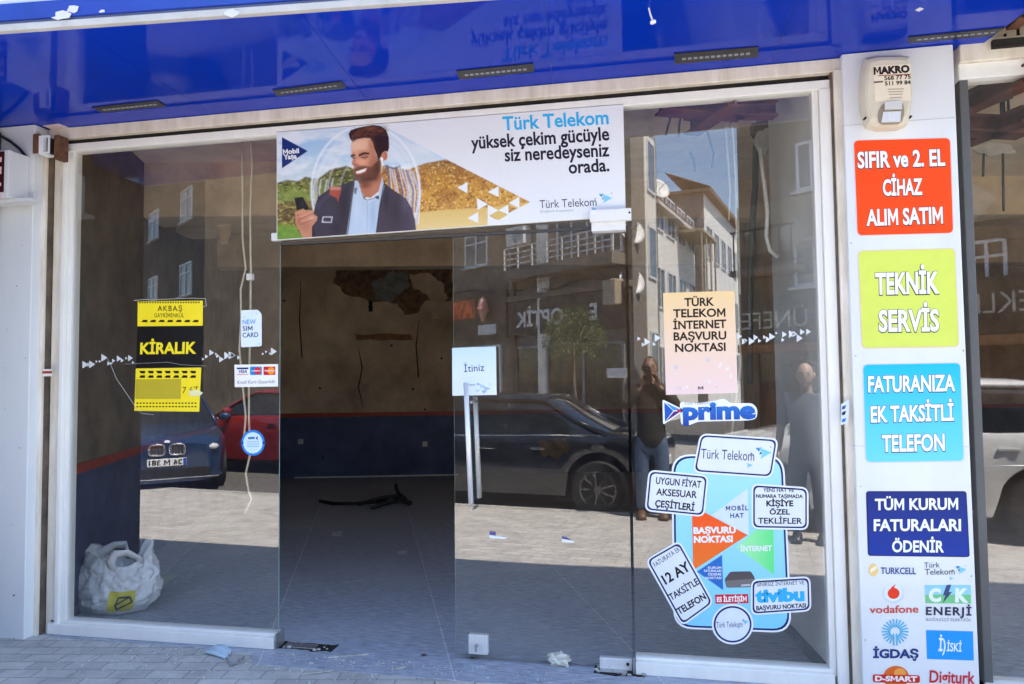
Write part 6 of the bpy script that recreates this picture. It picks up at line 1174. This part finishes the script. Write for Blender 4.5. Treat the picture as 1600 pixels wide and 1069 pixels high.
make_car("dark blue car with twin oval grilles parked at the left of the kerb", 4.4, 1.78, [(0, .74), (.25, .84), (1.2, .95), (1.5, .98), (3.4, 1.0), (4.2, .98), (4.4, .78)], [(0, .66), (.12, .86), (.5, .97), (1.2, 1.0), (3.6, 1.0), (4.2, .93), (4.4, .8)], (1.25, 2.0, 3.3, 4.1), [(1.2, 1.43), (2.4, 1.44), (3.4, 1.42), (4.2, 1.3)], (.82, 3.5), blue_p, (-8.36, -6.98, -.116), R_(50), .32, "hatch", "twin", "26 M 381")
make_car("black saloon with chrome window line parked behind the photographer", 4.75, 1.82, [(0, .70), (.3, .82), (1.3, .93), (1.6, .96), (3.7, .98), (4.5, 1.0), (4.75, .86)], [(0, .72), (.15, .88), (.6, .98), (1.4, 1.0), (3.6, 1.0), (4.4, .95), (4.75, .84)], (1.35, 2.15, 3.3, 4.15), [(1.3, 1.44), (2.5, 1.46), (3.4, 1.43), (4.2, 1.2)], (1.0, 4.03), black_p, kerb_pt(-2.28, 1.16), KA_+math.pi, .34, "saloon")
make_car("white hatchback parked at the right end of the kerb", 3.75, 1.72, [(0, .72), (.25, .84), (.95, .98), (1.3, 1.0), (3.3, 1.04), (3.6, 1.0), (3.75, .8)], [(0, .70), (.12, .87), (.5, .97), (1.1, 1.0), (3.1, 1.0), (3.55, .94), (3.75, .84)], (.95, 1.65, 3.1, 3.62), [(.9, 1.48), (2.0, 1.52), (3.1, 1.48), (3.7, 1.3)], (.72, 3.10), white_p, kerb_pt(2.36, .42)+Vector((0, 0, .12)), KA_+math.pi, .32, "hatch")
make_car("red car parked in the second row behind the black saloon", 4.3, 1.78, [(0, .78), (.25, .90), (1.1, 1.02), (1.5, 1.05), (3.6, 1.06), (4.1, 1.04), (4.3, .85)], [(0, .70), (.12, .87), (.5, .97), (1.2, 1.0), (3.5, 1.0), (4.1, .93), (4.3, .82)], (1.15, 1.9, 3.3, 4.1), [(1.1, 1.46), (2.4, 1.5), (3.4, 1.46), (4.2, 1.3)], (.8, 3.4), red_p, kerb_pt(-7.3, 3.3), KA_+math.pi, .33, "hatch", group=None)

# ================================================================== THE TWO MEN ON THE PAVEMENT
skin_m = mat("warm_skin", (.36, .21, .14), .55, var=.08, scale=14); skin_l = mat("pale_skin", (.46, .31, .23), .5, var=.08, scale=14)
def skinned(nodes, edges, mat_, parent, name, sub=2, extra=None):
    me = bpy.data.meshes.new(name); me.from_pydata([n[0] for n in nodes], edges, []); o = bpy.data.objects.new(name, me); COL.objects.link(o)
    sk = o.modifiers.new("skin", 'SKIN'); sk.use_smooth_shade = True
    for i, n in enumerate(nodes): v = me.skin_vertices[0].data[i]; v.radius = n[1] if isinstance(n[1], tuple) else (n[1], n[1]); v.use_root = (i == 0)
    ss = o.modifiers.new("subdivision", 'SUBSURF'); ss.levels = sub; ss.render_levels = sub
    dg = bpy.context.evaluated_depsgraph_get(); bk = bpy.data.meshes.new_from_object(o.evaluated_get(dg)); bpy.data.objects.remove(o)
    if extra:
        bm = bmesh.new(); bm.from_mesh(bk)
        e = MB(); extra(e); tm = bpy.data.meshes.new("tmp"); tm.from_pydata(e.v, [], e.f); bm.from_mesh(tm); bmesh.ops.recalc_face_normals(bm, faces=bm.faces); bm.to_mesh(bk); bm.free(); bpy.data.meshes.remove(tm)
    bk.name = name; bk.materials.clear(); bk.materials.append(mat_); bk.polygons.foreach_set("use_smooth", [True]*len(bk.polygons)); bk.update()
    o = bpy.data.objects.new(name, bk); COL.objects.link(o); o.parent = parent; return o
def head_shape(mb, hc, s=1.0):            # head facing +y: skull narrowing to the chin, brow, nose, lips, ears
    rows = []; n = 20
    for i in range(n+1):
        t_ = math.pi*i/n; row = []
        for k in range(28):
            a = 2*math.pi*k/28; x = math.sin(t_)*math.cos(a); y = math.sin(t_)*math.sin(a); z = -math.cos(t_)
            wx, wy = .076, .096
            if z < 0: wx *= 1-.26*z*z-.08*abs(z); wy *= 1-.18*z*z
            f_ = max(0, y)
            yy = y*wy+(.012 if z < -.55 else 0)*f_
            if f_ > .7 and abs(x) < .5: yy += .006*math.exp(-((z-.18)/.10)**2)-.010*math.exp(-((z-.03)/.09)**2)*(1 if abs(x) > .16 else 0)+.028*math.exp(-((z+.16)/.11)**2-(x/.13)**2)+.016*math.exp(-((z-.0)/.14)**2-(x/.09)**2)+.008*math.exp(-((z+.48)/.07)**2-(x/.26)**2)+.010*math.exp(-((z+.80)/.12)**2-(x/.25)**2)
            row.append((hc[0]+x*wx*s, hc[1]+yy*s, hc[2]+z*.118*s))
        rows.append(row)
    mb.grid(rows, True)
    for sg in (-1, 1): mb.ball((hc[0]+sg*.079*s, hc[1]-.005*s, hc[2]-.005*s), 1, 7, (.012*s, .022*s, .033*s))
def hand_shape(mb, w, d, up_, side_, curl=.5, s=1.0):  # wrist point, reach direction, back-of-hand direction, thumb side
    d = Vector(d).normalized(); b = Vector(up_); b = (b-d*b.dot(d)).normalized(); r = d.cross(b)*side_; w = Vector(w)
    rows = []
    for k in range(7):
        t_ = k/6; c = w+d*(.095*t_*s); hw_ = (.026+.016*math.sin(min(1, t_*1.3)*math.pi/2))*s; th = (.017-.004*t_)*s; rows.append([tuple(c+r*hw_*math.cos(a)+b*th*math.sin(a)) for a in (2*math.pi*q/12 for q in range(12))])
    mb.grid(rows, True); mb.f.append(tuple(len(mb.v)-12+k for k in range(12))); mb.mi.append(0)
    for j, (o_, ln_) in enumerate(((.031, .070), (.011, .080), (-.010, .075), (-.030, .058))):
        p = w+d*.088*s+r*o_*s; q = d.copy(); pts = [tuple(p)]
        for sgm in (.42, .32, .26): q = (q-b*curl*.75).normalized(); p = p+q*ln_*sgm*s; pts.append(tuple(p))
        mb.tube(pts, [.0095*s, .009*s, .008*s, .006*s], 8)
    p = w+d*.025*s+r*.030*s; pts = [tuple(p)]
    for q, ln_ in ((d*.6+r*.8, .042), (d*.9+r*.35-b*.2, .032), (d-b*.4, .024)): p = p+q.normalized()*ln_*s; pts.append(tuple(p))
    mb.tube(pts, [.014*s, .0115*s, .010*s, .007*s], 8)
def man(label, loc, rz, arms, skin_, top_m, leg_m, shoe_m, hair_fn, head_off=(0, .02), k=1.0, short=False, belly=0.0):
    t = local_thing("person", label, "person", loc, rz=rz)
    V = lambda x, y, z: (x*k, y*k, z*k)
    nodes = [(V(0, 0, .96), .10), (V(0, .0, 1.12), .12), (V(0, .0, 1.30), .135), (V(0, -.015, 1.46), .065), (V(0, .0, 1.545), .056), (V(0, head_off[1]-.005, 1.60), .055)]
    edges = [(0, 1), (1, 2), (2, 3), (3, 4), (4, 5)]; n0 = {}
    for sg, nm in ((-1, "L"), (1, "R")):
        el, wr_ = arms[nm]; i = len(nodes); nodes += [(V(sg*.17, -.01, 1.415), .060), (V(*el), .042), (V((el[0]+wr_[0])/2, (el[1]+wr_[1])/2, (el[2]+wr_[2])/2), .038), (V(*wr_), .026)]; edges += [(2, i), (i, i+1), (i+1, i+2), (i+2, i+3)]; n0[nm] = (Vector(V(*el)), Vector(V(*wr_)))
        i = len(nodes); nodes += [(V(sg*.095, 0, .86), .085), (V(sg*.11, .015, .49), .056), (V(sg*.11, -.03, .32), .055), (V(sg*.115, -.02, .09), .040)]; edges += [(0, i), (i, i+1), (i+1, i+2), (i+2, i+3)]
    hc = V(head_off[0], head_off[1]+.02, 1.665)
    def ex(mb):
        head_shape(mb, hc, k*1.06)
        for nm, sg in (("L", -1), ("R", 1)): e_, w_ = n0[nm]; hand_shape(mb, w_-(w_-e_).normalized()*.012, arms[nm+"h"][0], arms[nm+"h"][1], arms[nm+"h"][2], arms[nm+"h"][3], k)
    skinned(nodes, edges, skin_, t, "body", 2, ex)
    # clothes follow the same bones, a little fuller
    cn = [(V(0, .0, .74), (.19, .16)), (V(0, .0, .93), (.178, .15)), (V(0, .01+belly, 1.10), (.150, .135+belly)), (V(0, .005, 1.30), (.165, .135)), (V(0, -.014, 1.44), .115), (V(0, -.006, 1.50), .072)]; ce = [(0, 1), (1, 2), (2, 3), (3, 4), (4, 5)]
    for sg, nm in ((-1, "L"), (1, "R")):
        el, wr_ = arms[nm]; i = len(cn); cn += [(V(sg*.175, -.01, 1.43), .086), (V(*el), .068)]; ce += [(3, i), (i, i+1)]
        if not short: cn.append((V(el[0]+(wr_[0]-el[0])*.86, el[1]+(wr_[1]-el[1])*.86, el[2]+(wr_[2]-el[2])*.86), .044)); ce.append((i+1, i+2))
    skinned(cn, ce, top_m, t, "shirt" if short else "jacket", 2)
    tn = [(V(0, 0, 1.0), (.155, .132)), (V(0, 0, .88), (.165, .132))]; te = [(0, 1)]
    for sg in (-1, 1): i = len(tn); tn += [(V(sg*.10, 0, .76), .104), (V(sg*.112, .015, .49), .080), (V(sg*.115, -.01, .28), .072), (V(sg*.118, -.012, .07), .066)]; te += [(1, i), (i, i+1), (i+1, i+2), (i+2, i+3)]
    skinned(tn, te, leg_m, t, "trousers", 2)
    for sg in (-1, 1):
        rows = [[(sg*.12*k+x*.052*k*wd, (y0)*k, z*k*hh+.002) for x, z in ((-1, 0), (-1, .05), (-.55, .09), (.55, .09), (1, .05), (1, 0))] for y0, wd, hh in ((-.09, .7, .9), (-.05, .9, 1.0), (.04, .95, .95), (.12, 1.0, .75), (.18, .7, .5))]; mb = MB(); mb.grid(rows, True); mb.f += [(0, 1, 2, 3, 4, 5), tuple(24+q for q in range(6))]; mb.mi += [0, 0]; mb.build("shoe", shoe_m, t, smooth=True)
    for sg in (-1, 1): mb = MB(); mb.ball((hc[0]+sg*.030*k, hc[1]+.083*k, hc[2]+.006*k), .0115*k, 6, (1, .6, .7)); e_ = mb.build("eye", mat("eye_white", (.6, .58, .55), .3), t, smooth=True); mb = MB(); mb.ball((hc[0]+sg*.030*k, hc[1]+.089*k, hc[2]+.006*k), .0055*k, 5, (1, .5, 1)); mb.build("iris", dark, e_, smooth=True)
    for sg in (-1, 1): mb = MB(); mb.tube([(hc[0]+sg*.014*k, hc[1]+.098*k, hc[2]+.026*k), (hc[0]+sg*.032*k, hc[1]+.094*k, hc[2]+.031*k), (hc[0]+sg*.048*k, hc[1]+.080*k, hc[2]+.025*k)], .0045*k, 6); mb.build("eyebrow", mat("grey_brow_hair", (.10, .085, .075), .8), t, smooth=True)
    mb = MB(); mb.tube([(hc[0]-.022*k, hc[1]+.090*k, hc[2]-.057*k), (hc[0], hc[1]+.099*k, hc[2]-.055*k), (hc[0]+.022*k, hc[1]+.090*k, hc[2]-.057*k)], .0045*k, 6); mb.build("lips", mat("lip_red", (.32, .13, .10), .5), t, smooth=True)
    if hair_fn: hair_fn(t, hc, k)
    return t
def hair_cap(t, hc, k):
    rows = []
    for i in range(13):
        t_ = math.pi*.56*i/12; row = []
        for q in range(30):
            a = 2*math.pi*q/30; y = math.sin(a); lim = 1.0 if y < .3 else 1-.52*(y-.3)/.7; tt = t_*lim; w = 1.07+.05*mnoise.noise(Vector((math.cos(a)*3, y*3, t_*4))); row.append((hc[0]+math.sin(tt)*math.cos(a)*.078*w*k, hc[1]-.004*k+math.sin(tt)*y*.096*w*k, hc[2]+math.cos(tt)*.120*w*k))
        rows.append(row)
    mb = MB(); mb.grid(rows, True); mb.build("hair", mat("dark_grey_hair", (.07, .06, .055), .8, var=.4, scale=60, bump=.4, bscale=120), t, smooth=True)
arms_p = {"L": ((-.29, .10, 1.20), (-.085, .125, 1.475)), "R": ((.29, .10, 1.20), (.085, .125, 1.475)), "Lh": ((.25, .12, .9), (-.5, -.3, .2), 1, .35), "Rh": ((-.25, .12, .9), (.5, -.3, .2), -1, .35)}
man("man in a dark jacket and jeans holding a phone up to his face", (.03, -4.115, .002), 0, arms_p, skin_m, mat("dark_brown_jacket", (.035, .03, .026), .8, var=.2, scale=18, bump=.2), mat("blue_jeans", (.10, .15, .25), .85, var=.2, scale=30), mat("brown_shoe_leather", (.14, .07, .035), .5), hair_cap)
ph = thing("mobile_phone", "black phone held upright in front of the man's face", "phone", (0, -3.935, 1.60))
mb = MB(); mb.box(-.037, .037, -3.943, -3.935, 1.525, 1.675); mb.build("case", mat("black_phone_case", (.015, .015, .018), .2), ph, bevel=.003)
mb = MB(); mb.box(-.033, .033, -3.9442, -3.9434, 1.53, 1.67); mb.build("screen", mat("dim_screen", (.05, .055, .06), .1), ph)
mb = MB(); mb.lathe((-.0, -3.9349, 1.655), (0, 1, 0), [(0, .012), (.002, .012), (.0021, .007)], 16); mb.build("camera_ring", zinc, ph)
arms_b = {"L": ((-.25, -.03, 1.14), (-.27, .06, .90)), "R": ((.25, -.03, 1.14), (.27, .06, .90)), "Lh": ((0, .2, -1), (-1, 0, 0), 1, .3), "Rh": ((0, .2, -1), (1, 0, 0), -1, .3)}
man("bald man in a grey blue shirt standing on the pavement by the sign pillar", (1.48, -3.2, .002), R_(14), arms_b, skin_l, mat("grey_blue_shirt", (.06, .075, .11), .85, var=.12, scale=14), mat("dark_trousers", (.04, .045, .06), .85), mat("black_shoe", (.02, .02, .02), .4), None, k=.94, short=True, belly=.03)
